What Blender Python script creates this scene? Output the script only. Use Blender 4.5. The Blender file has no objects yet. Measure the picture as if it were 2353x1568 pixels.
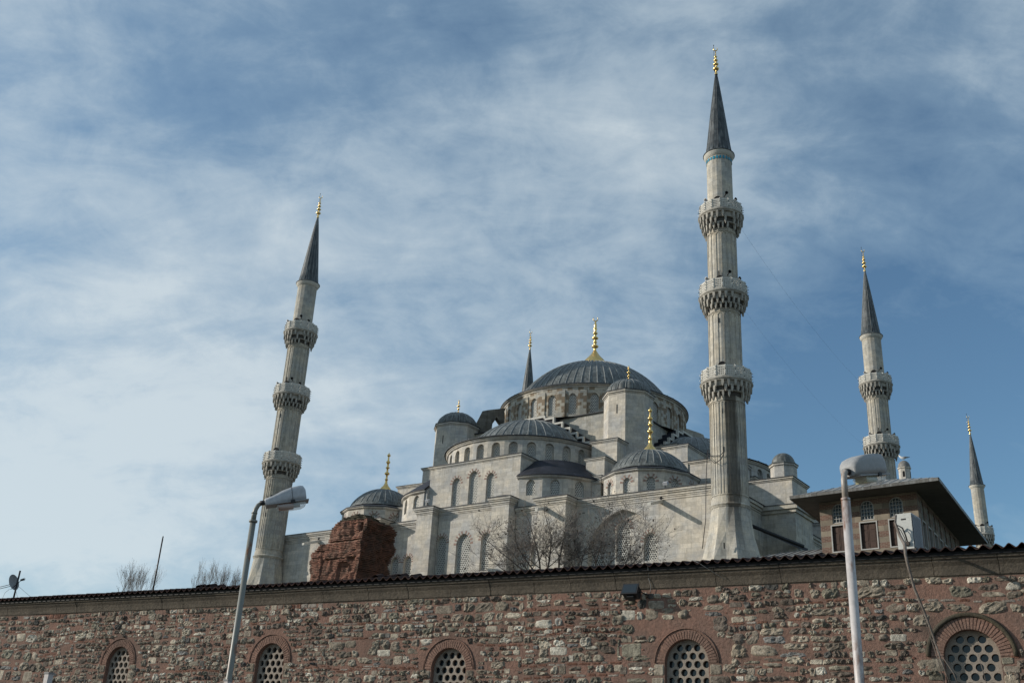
import bpy, bmesh, math, random
from mathutils import Vector, Matrix, noise
from mathutils.geometry import tessellate_polygon
pi=math.pi; sin=math.sin; cos=math.cos; rad=math.radians
C=bpy.context.scene.collection
S=bpy.context.scene
# ------------------------------------------------------------------ camera
PITCH=rad(23.2914); ROLL=rad(3.2519); CZ=1.7
cam=bpy.data.cameras.new('camera'); co=bpy.data.objects.new('camera',cam); C.objects.link(co)
up_=Vector((0,-sin(PITCH),cos(PITCH))); X_=Vector((1,0,0)); fw=Vector((0,cos(PITCH),sin(PITCH)))
rt=X_*cos(ROLL)+up_*sin(ROLL); upv=-X_*sin(ROLL)+up_*cos(ROLL)
m=Matrix((rt,upv,-fw)).transposed().to_4x4(); m.translation=Vector((0,0,CZ)); co.matrix_world=m
cam.sensor_fit='HORIZONTAL'; cam.sensor_width=36; cam.lens=35.97; cam.clip_start=0.1; cam.clip_end=6000
S.camera=co
def raydir(px,py):   # direction of a point of the photo (2352 x 1568), used for the sky only
    x=px-1176; y=784-py
    return (rt*x+upv*y+fw*2350).normalized()
# ------------------------------------------------------------------ nodes helper
def nn(nt,t,**k):
    n=nt.nodes.new(t)
    for a,b in k.items():
        if a=='inp':
            for i,v in b.items(): n.inputs[i].default_value=v
        else: setattr(n,a,b)
    return n
def mth(nt,op,a,b=None,c=None,clamp=False):
    n=nt.nodes.new('ShaderNodeMath'); n.operation=op; n.use_clamp=clamp
    for i,v in enumerate((a,b,c)):
        if v is None: continue
        if isinstance(v,(int,float)): n.inputs[i].default_value=v
        else: nt.links.new(v,n.inputs[i])
    return n.outputs[0]
def mixc(nt,f,a,b,mode='MIX'):
    n=nt.nodes.new('ShaderNodeMix'); n.data_type='RGBA'; n.blend_type=mode
    for i,v in ((0,f),(6,a),(7,b)):
        if isinstance(v,(int,float)): n.inputs[i].default_value=v
        elif isinstance(v,tuple): n.inputs[i].default_value=(v[0],v[1],v[2],1)
        else: nt.links.new(v,n.inputs[i])
    return n.outputs[2]
def ramp(nt,v,pts):
    n=nt.nodes.new('ShaderNodeValToRGB'); r=n.color_ramp
    while len(r.elements)<len(pts): r.elements.new(0.5)
    for e,(p,c) in zip(r.elements,pts):
        e.position=p; e.color=(c,c,c,1) if isinstance(c,(int,float)) else (*c,1)
    nt.links.new(v,n.inputs[0]); return n.outputs[0]
# ------------------------------------------------------------------ world
SUN_EL=rad(19.5); sd=Vector((-0.94,0.087,0)).normalized()
SUNV=Vector((sd.x*cos(SUN_EL),sd.y*cos(SUN_EL),sin(SUN_EL)))
w=bpy.data.worlds.new('World'); S.world=w; w.use_nodes=True; nt=w.node_tree; nt.nodes.clear()
out=nn(nt,'ShaderNodeOutputWorld'); bg=nn(nt,'ShaderNodeBackground'); bg.inputs[1].default_value=0.105
sky=nn(nt,'ShaderNodeTexSky'); sky.sky_type='NISHITA'; sky.sun_disc=False; sky.sun_elevation=SUN_EL
sky.sun_rotation=math.atan2(SUNV.x,SUNV.y); sky.air_density=1.0; sky.dust_density=0.6; sky.ozone_density=1.6
tc=nn(nt,'ShaderNodeTexCoord'); D=tc.outputs['Generated']
sp=nn(nt,'ShaderNodeSeparateXYZ'); nt.links.new(D,sp.inputs[0])
zz=mth(nt,'ADD',mth(nt,'MAXIMUM',sp.outputs[2],0.0),0.5)
cx_=nn(nt,'ShaderNodeCombineXYZ'); nt.links.new(mth(nt,'DIVIDE',sp.outputs[0],zz),cx_.inputs[0]); nt.links.new(mth(nt,'DIVIDE',sp.outputs[1],zz),cx_.inputs[1])
mp=nn(nt,'ShaderNodeMapping'); mp.inputs['Rotation'].default_value=(0,0,rad(58)); mp.inputs['Scale'].default_value=(1.0,2.1,1); nt.links.new(cx_.outputs[0],mp.inputs[0])
n1=nn(nt,'ShaderNodeTexNoise',inp={'Scale':1.9,'Detail':5.0,'Roughness':0.52,'Distortion':0.5}); nt.links.new(mp.outputs[0],n1.inputs['Vector'])
n2=nn(nt,'ShaderNodeTexNoise',inp={'Scale':6.5,'Detail':8.0,'Roughness':0.6,'Distortion':0.5}); nt.links.new(mp.outputs[0],n2.inputs['Vector'])
n3=nn(nt,'ShaderNodeTexNoise',inp={'Scale':15.0,'Detail':8.0,'Roughness':0.65,'Distortion':0.35}); nt.links.new(cx_.outputs[0],n3.inputs['Vector'])
acc=mth(nt,'ADD',mth(nt,'MULTIPLY',n1.outputs[0],0.75),mth(nt,'MULTIPLY',n2.outputs[0],0.62))
acc=mth(nt,'ADD',acc,mth(nt,'MULTIPLY',n3.outputs[0],0.46))
acc=mth(nt,'SUBTRACT',acc,0.375)
# broad banks of cirrus and clear patches (px, py of the photo, width in degrees, weight)
BANKS=[(650,250,7,-.04),(950,70,7,-.08),(330,400,6,-.03),(60,580,5,-.09),(300,660,6,-.02),(1150,30,6,-.07),
 (2200,860,10,-.30),(1850,1000,7,-.28),(2330,1100,8,-.18),(1950,820,6,-.08),(2250,120,7,-.08),(2200,480,6,-.06),
 (150,980,9,.22),(500,850,8,.17),(250,1200,10,.18),(60,1250,8,.10),(950,880,6,.08),(1350,280,8,.0),(1750,250,9,-.02),(1650,430,7,.03),
 (1000,480,7,.04),(1350,620,7,.08),(2330,250,4,.10),(60,130,8,.10),(800,1100,4,-.08),(800,600,5,.06)]
for px,py,wd,wt in BANKS:
    d=raydir(px,py); vm=nn(nt,'ShaderNodeVectorMath',operation='DOT_PRODUCT'); nt.links.new(D,vm.inputs[0]); vm.inputs[1].default_value=d
    k=2.0/(rad(wd)**2)
    e=mth(nt,'EXPONENT',mth(nt,'MULTIPLY',mth(nt,'SUBTRACT',vm.outputs['Value'],1.0),k))
    acc=mth(nt,'ADD',acc,mth(nt,'MULTIPLY',e,wt))
cov=ramp(nt,acc,[(0.12,0.06),(0.42,0.38),(0.62,0.62),(0.98,0.86)])
cl=mixc(nt,ramp(nt,acc,[(0.4,0.0),(0.9,1.0)]),(3.4,4.75,5.9),(6.3,7.1,7.5))
hsv=nn(nt,'ShaderNodeHueSaturation',inp={'Saturation':1.05,'Value':1.07}); nt.links.new(sky.outputs[0],hsv.inputs['Color'])
fin=mixc(nt,cov,mixc(nt,1.0,hsv.outputs[0],(0.76,0.97,1.05),'MULTIPLY'),cl)
nt.links.new(fin,bg.inputs[0]); nt.links.new(bg.outputs[0],out.inputs[0])
sl=bpy.data.lights.new('sun','SUN'); sl.energy=4.3; sl.angle=rad(0.6); sl.color=(1,0.93,0.83)
so=bpy.data.objects.new('sun',sl); C.objects.link(so); so.rotation_euler=(-SUNV).to_track_quat('-Z','Y').to_euler()
S.view_settings.view_transform='Standard'; S.view_settings.look='None'; S.view_settings.exposure=0.0; S.view_settings.gamma=1
S.render.engine='CYCLES'
# ------------------------------------------------------------------ materials
MAT={}
def newmat(name):
    m=bpy.data.materials.new(name); m.use_nodes=True; nt=m.node_tree; nt.nodes.clear()
    o=nn(nt,'ShaderNodeOutputMaterial'); b=nn(nt,'ShaderNodeBsdfPrincipled'); nt.links.new(b.outputs[0],o.inputs[0])
    MAT[name]=m; return m,nt,b,o
def simple(name,col,rough=0.7,metal=0.0,var=0.15,scale=3.0,bump=0.0,bscale=20,spec=0.3):
    m,nt,b,o=newmat(name); t=nn(nt,'ShaderNodeTexCoord')
    n=nn(nt,'ShaderNodeTexNoise',inp={'Scale':scale,'Detail':6.0,'Roughness':0.6}); nt.links.new(t.outputs['Object'],n.inputs['Vector'])
    f=ramp(nt,n.outputs[0],[(0.3,1-var),(0.7,1+var)])
    nt.links.new(mixc(nt,1.0,tuple(col),f,'MULTIPLY'),b.inputs['Base Color'])
    b.inputs['Roughness'].default_value=rough; b.inputs['Metallic'].default_value=metal; b.inputs['Specular IOR Level'].default_value=spec
    if bump:
        n=nn(nt,'ShaderNodeTexNoise',inp={'Scale':bscale,'Detail':8.0,'Roughness':0.65}); nt.links.new(t.outputs['Object'],n.inputs['Vector'])
        bp=nn(nt,'ShaderNodeBump',inp={'Strength':bump,'Distance':0.05}); nt.links.new(n.outputs[0],bp.inputs['Height']); nt.links.new(bp.outputs[0],b.inputs['Normal'])
    return m
def ashlar(name,col,bw=0.95,bh=0.36,var=0.16,mort=0.78,stain=0.5,patch=None,darkstreak=None,rough=0.85):
    m,nt,b,o=newmat(name); t=nn(nt,'ShaderNodeTexCoord'); uv=t.outputs['UV']
    br=nn(nt,'ShaderNodeTexBrick',inp={'Scale':1.0,'Mortar Size':0.012,'Mortar Smooth':0.3,'Bias':0.0,'Brick Width':bw,'Row Height':bh,'Color1':(0.0,0,0,1),'Color2':(1,1,1,1),'Mortar':(.5,.5,.5,1)})
    br.offset=0.45; br.squash=0.8; br.squash_frequency=3; nt.links.new(uv,br.inputs['Vector'])
    v=ramp(nt,br.outputs['Color'],[(0,1-var),(1,1+var*0.8)])
    c=mixc(nt,1.0,tuple(col),v,'MULTIPLY')
    c=mixc(nt,br.outputs['Fac'],c,tuple(x*mort for x in col))
    # warm and cool mottling
    n=nn(nt,'ShaderNodeTexNoise',inp={'Scale':0.55,'Detail':8.0,'Roughness':0.65}); nt.links.new(t.outputs['Object'],n.inputs['Vector'])
    c=mixc(nt,0.75,c,mixc(nt,ramp(nt,n.outputs[0],[(0.38,0.0),(0.62,1.0)]),(0.74,0.77,0.81),(1.14,1.06,0.93)),'MULTIPLY')
    n=nn(nt,'ShaderNodeTexNoise',inp={'Scale':5.0,'Detail':8.0,'Roughness':0.7}); nt.links.new(t.outputs['Object'],n.inputs['Vector'])
    c=mixc(nt,0.6,c,ramp(nt,n.outputs[0],[(0.3,0.66),(0.7,1.2)]),'MULTIPLY')
    # streaks of rain dirt
    mpp=nn(nt,'ShaderNodeMapping'); mpp.inputs['Scale'].default_value=(2.2,2.2,0.16); nt.links.new(t.outputs['Object'],mpp.inputs[0])
    n=nn(nt,'ShaderNodeTexNoise',inp={'Scale':1.6,'Detail':7.0,'Roughness':0.7}); nt.links.new(mpp.outputs[0],n.inputs['Vector'])
    st=ramp(nt,n.outputs[0],[(0.52,0.0),(0.72,1.0)])
    c=mixc(nt,mth(nt,'MULTIPLY',st,stain),c,mixc(nt,1.0,c,(0.42,0.40,0.37),'MULTIPLY'))
    if patch:
        vo=nn(nt,'ShaderNodeTexBrick',inp={'Scale':1.0,'Mortar Size':0.0,'Brick Width':bw*0.8,'Row Height':bh,'Color1':(0,0,0,1),'Color2':(1,1,1,1)}); vo.offset=0.3; nt.links.new(uv,vo.inputs['Vector'])
        n=nn(nt,'ShaderNodeTexNoise',inp={'Scale':0.9,'Detail':3.0}); nt.links.new(t.outputs['Object'],n.inputs['Vector'])
        f=ramp(nt,mth(nt,'ADD',mth(nt,'MULTIPLY',vo.outputs['Color'],0.5),mth(nt,'MULTIPLY',n.outputs[0],0.9)),[(0.62,0.0),(0.68,1.0)])
        c=mixc(nt,mth(nt,'MULTIPLY',f,0.85),c,patch)
    if darkstreak:   # soot running down one side of the shaft (angle, half width)
        s=nn(nt,'ShaderNodeSeparateXYZ'); nt.links.new(t.outputs['Object'],s.inputs[0])
        an=mth(nt,'ARCTAN2',s.outputs[1],s.outputs[0])
        n=nn(nt,'ShaderNodeTexNoise',inp={'Scale':1.3,'Detail':6.0,'Roughness':0.7}); mq=nn(nt,'ShaderNodeMapping'); mq.inputs['Scale'].default_value=(3,3,0.25); nt.links.new(t.outputs['Object'],mq.inputs[0]); nt.links.new(mq.outputs[0],n.inputs['Vector'])
        d=mth(nt,'ABSOLUTE',mth(nt,'SUBTRACT',an,darkstreak[0])); d=mth(nt,'DIVIDE',d,darkstreak[1])
        d=mth(nt,'ADD',d,mth(nt,'MULTIPLY',mth(nt,'SUBTRACT',n.outputs[0],0.5),1.6))
        f=ramp(nt,d,[(0.7,1.0),(1.15,0.0)])
        zf=mth(nt,'MULTIPLY',ramp(nt,mth(nt,'DIVIDE',mth(nt,'SUBTRACT',s.outputs[2],16.0),16.0),[(0.1,0.0),(0.36,1.0),(0.55,0.8),(0.88,1.0),(0.9,0.2),(1.0,0.0)]),0.85)
        c=mixc(nt,mth(nt,'MULTIPLY',f,zf),c,mixc(nt,1.0,c,(0.16,0.145,0.135),'MULTIPLY'))
    nt.links.new(c,b.inputs['Base Color']); b.inputs['Roughness'].default_value=rough; b.inputs['Specular IOR Level'].default_value=0.2
    bh_=mth(nt,'SUBTRACT',mth(nt,'MULTIPLY',n.outputs[0],0.6),mth(nt,'MULTIPLY',br.outputs['Fac'],0.5))
    bp=nn(nt,'ShaderNodeBump',inp={'Strength':0.35,'Distance':0.04}); nt.links.new(bh_,bp.inputs['Height']); nt.links.new(bp.outputs[0],b.inputs['Normal'])
    return m
ashlar('stone',(0.49,0.466,0.428))
ashlar('stone_dull',(0.42,0.405,0.365),stain=0.6)
ashlar('stone_drum',(0.47,0.445,0.39),bw=0.7,bh=0.34,patch=(0.17,0.12,0.075))
ashlar('stone_shaft',(0.42,0.40,0.355),bw=0.7,bh=0.45,stain=0.65)
ashlar('stone_shaft_sooty',(0.46,0.435,0.385),bw=0.7,bh=0.45,stain=0.6,darkstreak=(-0.93,0.40))
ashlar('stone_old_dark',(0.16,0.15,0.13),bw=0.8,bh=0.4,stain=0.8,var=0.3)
simple('stone_white',(0.5,0.48,0.43),0.8,var=0.12)
simple('grille',(0.50,0.49,0.45),0.8,var=0.1)
simple('grille_plaster',(0.26,0.22,0.18),0.85,var=0.18,scale=6,bump=0.3)
simple('voussoir',(0.25,0.17,0.14),0.85,var=0.25,scale=4)
simple('muqarnas',(0.34,0.32,0.28),0.85,var=0.35,scale=2.5)
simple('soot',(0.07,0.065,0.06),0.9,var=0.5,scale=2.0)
simple('black',(0.012,0.012,0.013),0.6)
simple('dark_void',(0.008,0.008,0.009),0.9)
simple('dark_metal',(0.03,0.03,0.032),0.5,0.3)
simple('rod_metal',(0.05,0.04,0.035),0.5,0.4)
simple('wire',(0.05,0.05,0.055),0.7)
simple('wire_pale',(0.3,0.29,0.27),0.7)
simple('cable_grey',(0.22,0.21,0.2),0.7)
simple('horn',(0.3,0.3,0.3),0.5)
simple('tile_blue',(0.02,0.22,0.32),0.3)
simple('bulb',(0.8,0.8,0.78),0.15,spec=0.8)
simple('red_wire',(0.35,0.10,0.07),0.6)
def lead(name,col,rough=0.5,joint=0.8,pale=0.6):
    m,nt,b,o=newmat(name); t=nn(nt,'ShaderNodeTexCoord')
    br=nn(nt,'ShaderNodeTexBrick',inp={'Scale':1.0,'Mortar Size':0.03,'Mortar Smooth':0.2,'Brick Width':1.0,'Row Height':joint,'Color1':(0,0,0,1),'Color2':(1,1,1,1),'Mortar':(.4,.4,.4,1)}); br.offset=0.5
    nt.links.new(t.outputs['UV'],br.inputs['Vector'])
    n=nn(nt,'ShaderNodeTexNoise',inp={'Scale':1.6,'Detail':8.0,'Roughness':0.7}); nt.links.new(t.outputs['Object'],n.inputs['Vector'])
    c=mixc(nt,1.0,tuple(col),ramp(nt,br.outputs['Color'],[(0,0.78),(1,1.2)]),'MULTIPLY')
    c=mixc(nt,br.outputs['Fac'],c,tuple(x*0.55 for x in col))
    c=mixc(nt,0.9,c,ramp(nt,n.outputs[0],[(0.3,0.5),(0.7,1.6)]),'MULTIPLY')
    mpp=nn(nt,'ShaderNodeMapping'); mpp.inputs['Scale'].default_value=(4,4,0.5); nt.links.new(t.outputs['Object'],mpp.inputs[0])
    n2=nn(nt,'ShaderNodeTexNoise',inp={'Scale':1.2,'Detail':6.0}); nt.links.new(mpp.outputs[0],n2.inputs['Vector'])
    c=mixc(nt,ramp(nt,n2.outputs[0],[(0.5,0.0),(0.72,pale)]),c,(0.26,0.27,0.265))
    nt.links.new(c,b.inputs['Base Color']); b.inputs['Roughness'].default_value=rough; b.inputs['Specular IOR Level'].default_value=0.35
    bp=nn(nt,'ShaderNodeBump',inp={'Strength':0.4,'Distance':0.04}); nt.links.new(mth(nt,'SUBTRACT',n.outputs[0],br.outputs['Fac']),bp.inputs['Height']); nt.links.new(bp.outputs[0],b.inputs['Normal'])
    return m
lead('lead',(0.098,0.105,0.100)); lead('lead_dark',(0.017,0.019,0.028),0.7,0.8,0.03); lead('lead_spire',(0.042,0.050,0.054),joint=1.2); lead('lead_brown',(0.20,0.185,0.165)); lead('lead_fascia',(0.085,0.08,0.072))
simple('lead_rib',(0.19,0.20,0.195),0.5,var=0.3)
simple('lead_edge',(0.035,0.038,0.045),0.6,var=0.3)
m_,nt_,b_,o_=newmat('gold'); b_.inputs['Base Color'].default_value=(0.83,0.58,0.22,1); b_.inputs['Metallic'].default_value=1; b_.inputs['Roughness'].default_value=0.32
m_,nt_,b_,o_=newmat('glass_dark'); b_.inputs['Base Color'].default_value=(0.02,0.028,0.035,1); b_.inputs['Roughness'].default_value=0.12
m_,nt_,b_,o_=newmat('glass_blue'); b_.inputs['Base Color'].default_value=(0.035,0.05,0.055,1); b_.inputs['Roughness'].default_value=0.25
m_,nt_,b_,o_=newmat('clear_plastic'); b_.inputs['Base Color'].default_value=(0.75,0.78,0.76,1); b_.inputs['Roughness'].default_value=0.18; b_.inputs['Alpha'].default_value=0.38
# rubble stones, colour carried per stone
def stonemat(name,bump=0.9,bs=28):
    m,nt,b,o=newmat(name); t=nn(nt,'ShaderNodeTexCoord'); a=nn(nt,'ShaderNodeVertexColor',layer_name='tint')
    n=nn(nt,'ShaderNodeTexNoise',inp={'Scale':9.0,'Detail':9.0,'Roughness':0.72}); nt.links.new(t.outputs['Object'],n.inputs['Vector'])
    n2=nn(nt,'ShaderNodeTexNoise',inp={'Scale':bs,'Detail':8.0,'Roughness':0.7}); nt.links.new(t.outputs['Object'],n2.inputs['Vector'])
    n3=nn(nt,'ShaderNodeTexNoise',inp={'Scale':0.5,'Detail':4.0,'Roughness':0.6}); nt.links.new(t.outputs['Object'],n3.inputs['Vector'])
    c=mixc(nt,0.85,a.outputs[0],ramp(nt,n.outputs[0],[(0.34,0.4),(0.64,1.5)]),'MULTIPLY')
    c=mixc(nt,0.7,c,ramp(nt,n3.outputs[0],[(0.4,0.55),(0.62,1.2)]),'MULTIPLY')
    vo=nn(nt,'ShaderNodeTexVoronoi',inp={'Scale':bs*1.1}); nt.links.new(t.outputs['Object'],vo.inputs['Vector'])
    c=mixc(nt,ramp(nt,vo.outputs['Distance'],[(0.12,0.6),(0.3,0.0)]),c,mixc(nt,1.0,c,(0.35,0.33,0.3),'MULTIPLY'))
    nt.links.new(c,b.inputs['Base Color']); b.inputs['Roughness'].default_value=0.92; b.inputs['Specular IOR Level'].default_value=0.15
    mz=nn(nt,'ShaderNodeMapping'); mz.inputs['Scale'].default_value=(1.6,1.6,0.35); nt.links.new(t.outputs['Object'],mz.inputs[0])
    n5=nn(nt,'ShaderNodeTexNoise',inp={'Scale':0.9,'Detail':7.0,'Roughness':0.65}); nt.links.new(mz.outputs[0],n5.inputs['Vector'])
    c=mixc(nt,ramp(nt,n5.outputs[0],[(0.5,0.0),(0.68,0.7)]),c,mixc(nt,1.0,c,(0.42,0.40,0.38),'MULTIPLY')); nt.links.new(c,b.inputs['Base Color'])
    h=mth(nt,'ADD',mth(nt,'MULTIPLY',n2.outputs[0],0.8),mth(nt,'MULTIPLY',n.outputs[0],0.9))
    bp=nn(nt,'ShaderNodeBump',inp={'Strength':bump,'Distance':0.05}); nt.links.new(h,bp.inputs['Height']); nt.links.new(bp.outputs[0],b.inputs['Normal'])
    return m
stonemat('rubble'); 
def mortarmat(name,c0,c1,grime):
    m,nt,b,o=newmat(name); t=nn(nt,'ShaderNodeTexCoord')
    n=nn(nt,'ShaderNodeTexNoise',inp={'Scale':1.1,'Detail':8.0,'Roughness':0.7}); nt.links.new(t.outputs['Object'],n.inputs['Vector'])
    n2=nn(nt,'ShaderNodeTexNoise',inp={'Scale':14.0,'Detail':8.0,'Roughness':0.7}); nt.links.new(t.outputs['Object'],n2.inputs['Vector'])
    c=mixc(nt,ramp(nt,n.outputs[0],[(0.35,0.0),(0.65,1.0)]),c0,c1)
    c=mixc(nt,0.8,c,ramp(nt,n2.outputs[0],[(0.3,0.6),(0.7,1.25)]),'MULTIPLY')
    n3=nn(nt,'ShaderNodeTexNoise',inp={'Scale':0.7,'Detail':6.0,'Roughness':0.65}); nt.links.new(t.outputs['Object'],n3.inputs['Vector'])
    c=mixc(nt,ramp(nt,n3.outputs[0],[(0.52,0.0),(0.7,grime)]),c,(0.07,0.06,0.05))
    nt.links.new(c,b.inputs['Base Color']); b.inputs['Roughness'].default_value=0.95; b.inputs['Specular IOR Level'].default_value=0.1
    bp=nn(nt,'ShaderNodeBump',inp={'Strength':0.7,'Distance':0.05}); nt.links.new(n2.outputs[0],bp.inputs['Height']); nt.links.new(bp.outputs[0],b.inputs['Normal'])
mortarmat('mortar',(0.245,0.142,0.108),(0.178,0.12,0.096),0.72)
mortarmat('ruin_brick',(0.27,0.13,0.094),(0.14,0.088,0.068),0.9)
mortarmat('ruin_mortar',(0.26,0.165,0.12),(0.16,0.115,0.09),0.8)
mortarmat('ruin_right_brick',(0.15,0.075,0.052),(0.09,0.055,0.043),0.8)
mortarmat('ruin_right_mortar',(0.06,0.042,0.035),(0.04,0.034,0.03),0.8)
mortarmat('moss_and_gap_shade',(0.09,0.075,0.05),(0.06,0.055,0.045),0.6)
mortarmat('arch_brick',(0.26,0.155,0.118),(0.195,0.13,0.103),0.6)
mortarmat('cornice_stone',(0.15,0.125,0.097),(0.09,0.078,0.063),0.8)
mortarmat('roof_tile',(0.06,0.032,0.027),(0.035,0.024,0.022),0.6)
mortarmat('bark',(0.17,0.14,0.115),(0.10,0.08,0.065),0.4)
mortarmat('branch_grey',(0.22,0.19,0.165),(0.12,0.10,0.085),0.4)
simple('twig',(0.16,0.143,0.128),0.9,var=0.4)
simple('dead_leaf',(0.09,0.07,0.05),0.9,var=0.4)
simple('ground',(0.13,0.12,0.105),0.95,var=0.3,scale=0.4)
simple('earth',(0.10,0.10,0.07),0.95,var=0.3,scale=0.2)
# painted steel with rust
def painted(name,col,rust=0.4,rough=0.45,sc=6):
    m,nt,b,o=newmat(name); t=nn(nt,'ShaderNodeTexCoord')
    n=nn(nt,'ShaderNodeTexNoise',inp={'Scale':sc,'Detail':9.0,'Roughness':0.7}); 
    mq=nn(nt,'ShaderNodeMapping'); mq.inputs['Scale'].default_value=(1,1,0.3); nt.links.new(t.outputs['Object'],mq.inputs[0]); nt.links.new(mq.outputs[0],n.inputs['Vector'])
    n2=nn(nt,'ShaderNodeTexNoise',inp={'Scale':sc*6,'Detail':6.0,'Roughness':0.6}); nt.links.new(t.outputs['Object'],n2.inputs['Vector'])
    c=mixc(nt,0.7,tuple(col),ramp(nt,n2.outputs[0],[(0.3,0.75),(0.7,1.1)]),'MULTIPLY')
    c=mixc(nt,ramp(nt,n.outputs[0],[(0.62-rust*0.14,0.0),(0.66-rust*.06,min(1,rust*2))]),c,(0.17,0.075,0.035))
    nt.links.new(c,b.inputs['Base Color']); b.inputs['Roughness'].default_value=rough
    return m
painted('pole_white',(0.46,0.425,0.41),0.75,sc=2.5); painted('pole_green',(0.19,0.19,0.165),0.6,sc=9); painted('lamp_grey',(0.42,0.43,0.45),0.08,0.5,sc=4); painted('lamp_grey_dusty',(0.30,0.30,0.30),0.05,0.6,sc=5)
painted('rusty_pole',(0.34,0.30,0.26),0.9,sc=14)
painted('white_enamel',(0.46,0.46,0.43),0.05,0.4,sc=3)
simple('lens_yellow',(0.42,0.40,0.24),0.3,var=0.2)
simple('lens_rust',(0.28,0.09,0.05),0.6)
simple('shutter_wood',(0.045,0.022,0.014),0.6,var=0.3,scale=5)
simple('frame_white',(0.36,0.35,0.33),0.6)
simple('gull_white',(0.7,0.7,0.68),0.7); simple('gull_grey',(0.25,0.26,0.28),0.7)
simple('wood_soffit',(0.075,0.07,0.063),0.8,var=0.2,scale=2)
# alternating courses of brick and stone
def banded(name):
    m,nt,b,o=newmat(name); t=nn(nt,'ShaderNodeTexCoord'); s=nn(nt,'ShaderNodeSeparateXYZ'); nt.links.new(t.outputs['UV'],s.inputs[0])
    fr=mth(nt,'FRACT',mth(nt,'DIVIDE',s.outputs[1],0.60)); isb=mth(nt,'GREATER_THAN',fr,0.52)
    b1=nn(nt,'ShaderNodeTexBrick',inp={'Scale':1.0,'Mortar Size':0.012,'Brick Width':0.62,'Row Height':0.60,'Color1':(0.24,0.20,0.15,1),'Color2':(0.15,0.122,0.092,1),'Mortar':(0.15,0.12,0.10,1)}); nt.links.new(t.outputs['UV'],b1.inputs['Vector'])
    b2=nn(nt,'ShaderNodeTexBrick',inp={'Scale':1.0,'Mortar Size':0.012,'Brick Width':0.26,'Row Height':0.075,'Color1':(0.13,0.06,0.042,1),'Color2':(0.09,0.048,0.036,1),'Mortar':(0.22,0.17,0.13,1)}); nt.links.new(t.outputs['UV'],b2.inputs['Vector'])
    c=mixc(nt,isb,b1.outputs[0],b2.outputs[0])
    n=nn(nt,'ShaderNodeTexNoise',inp={'Scale':2.0,'Detail':8.0,'Roughness':0.7}); nt.links.new(t.outputs['Object'],n.inputs['Vector'])
    c=mixc(nt,0.8,c,ramp(nt,n.outputs[0],[(0.3,0.6),(0.7,1.25)]),'MULTIPLY')
    nt.links.new(c,b.inputs['Base Color']); b.inputs['Roughness'].default_value=0.9
banded('banded')
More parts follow.
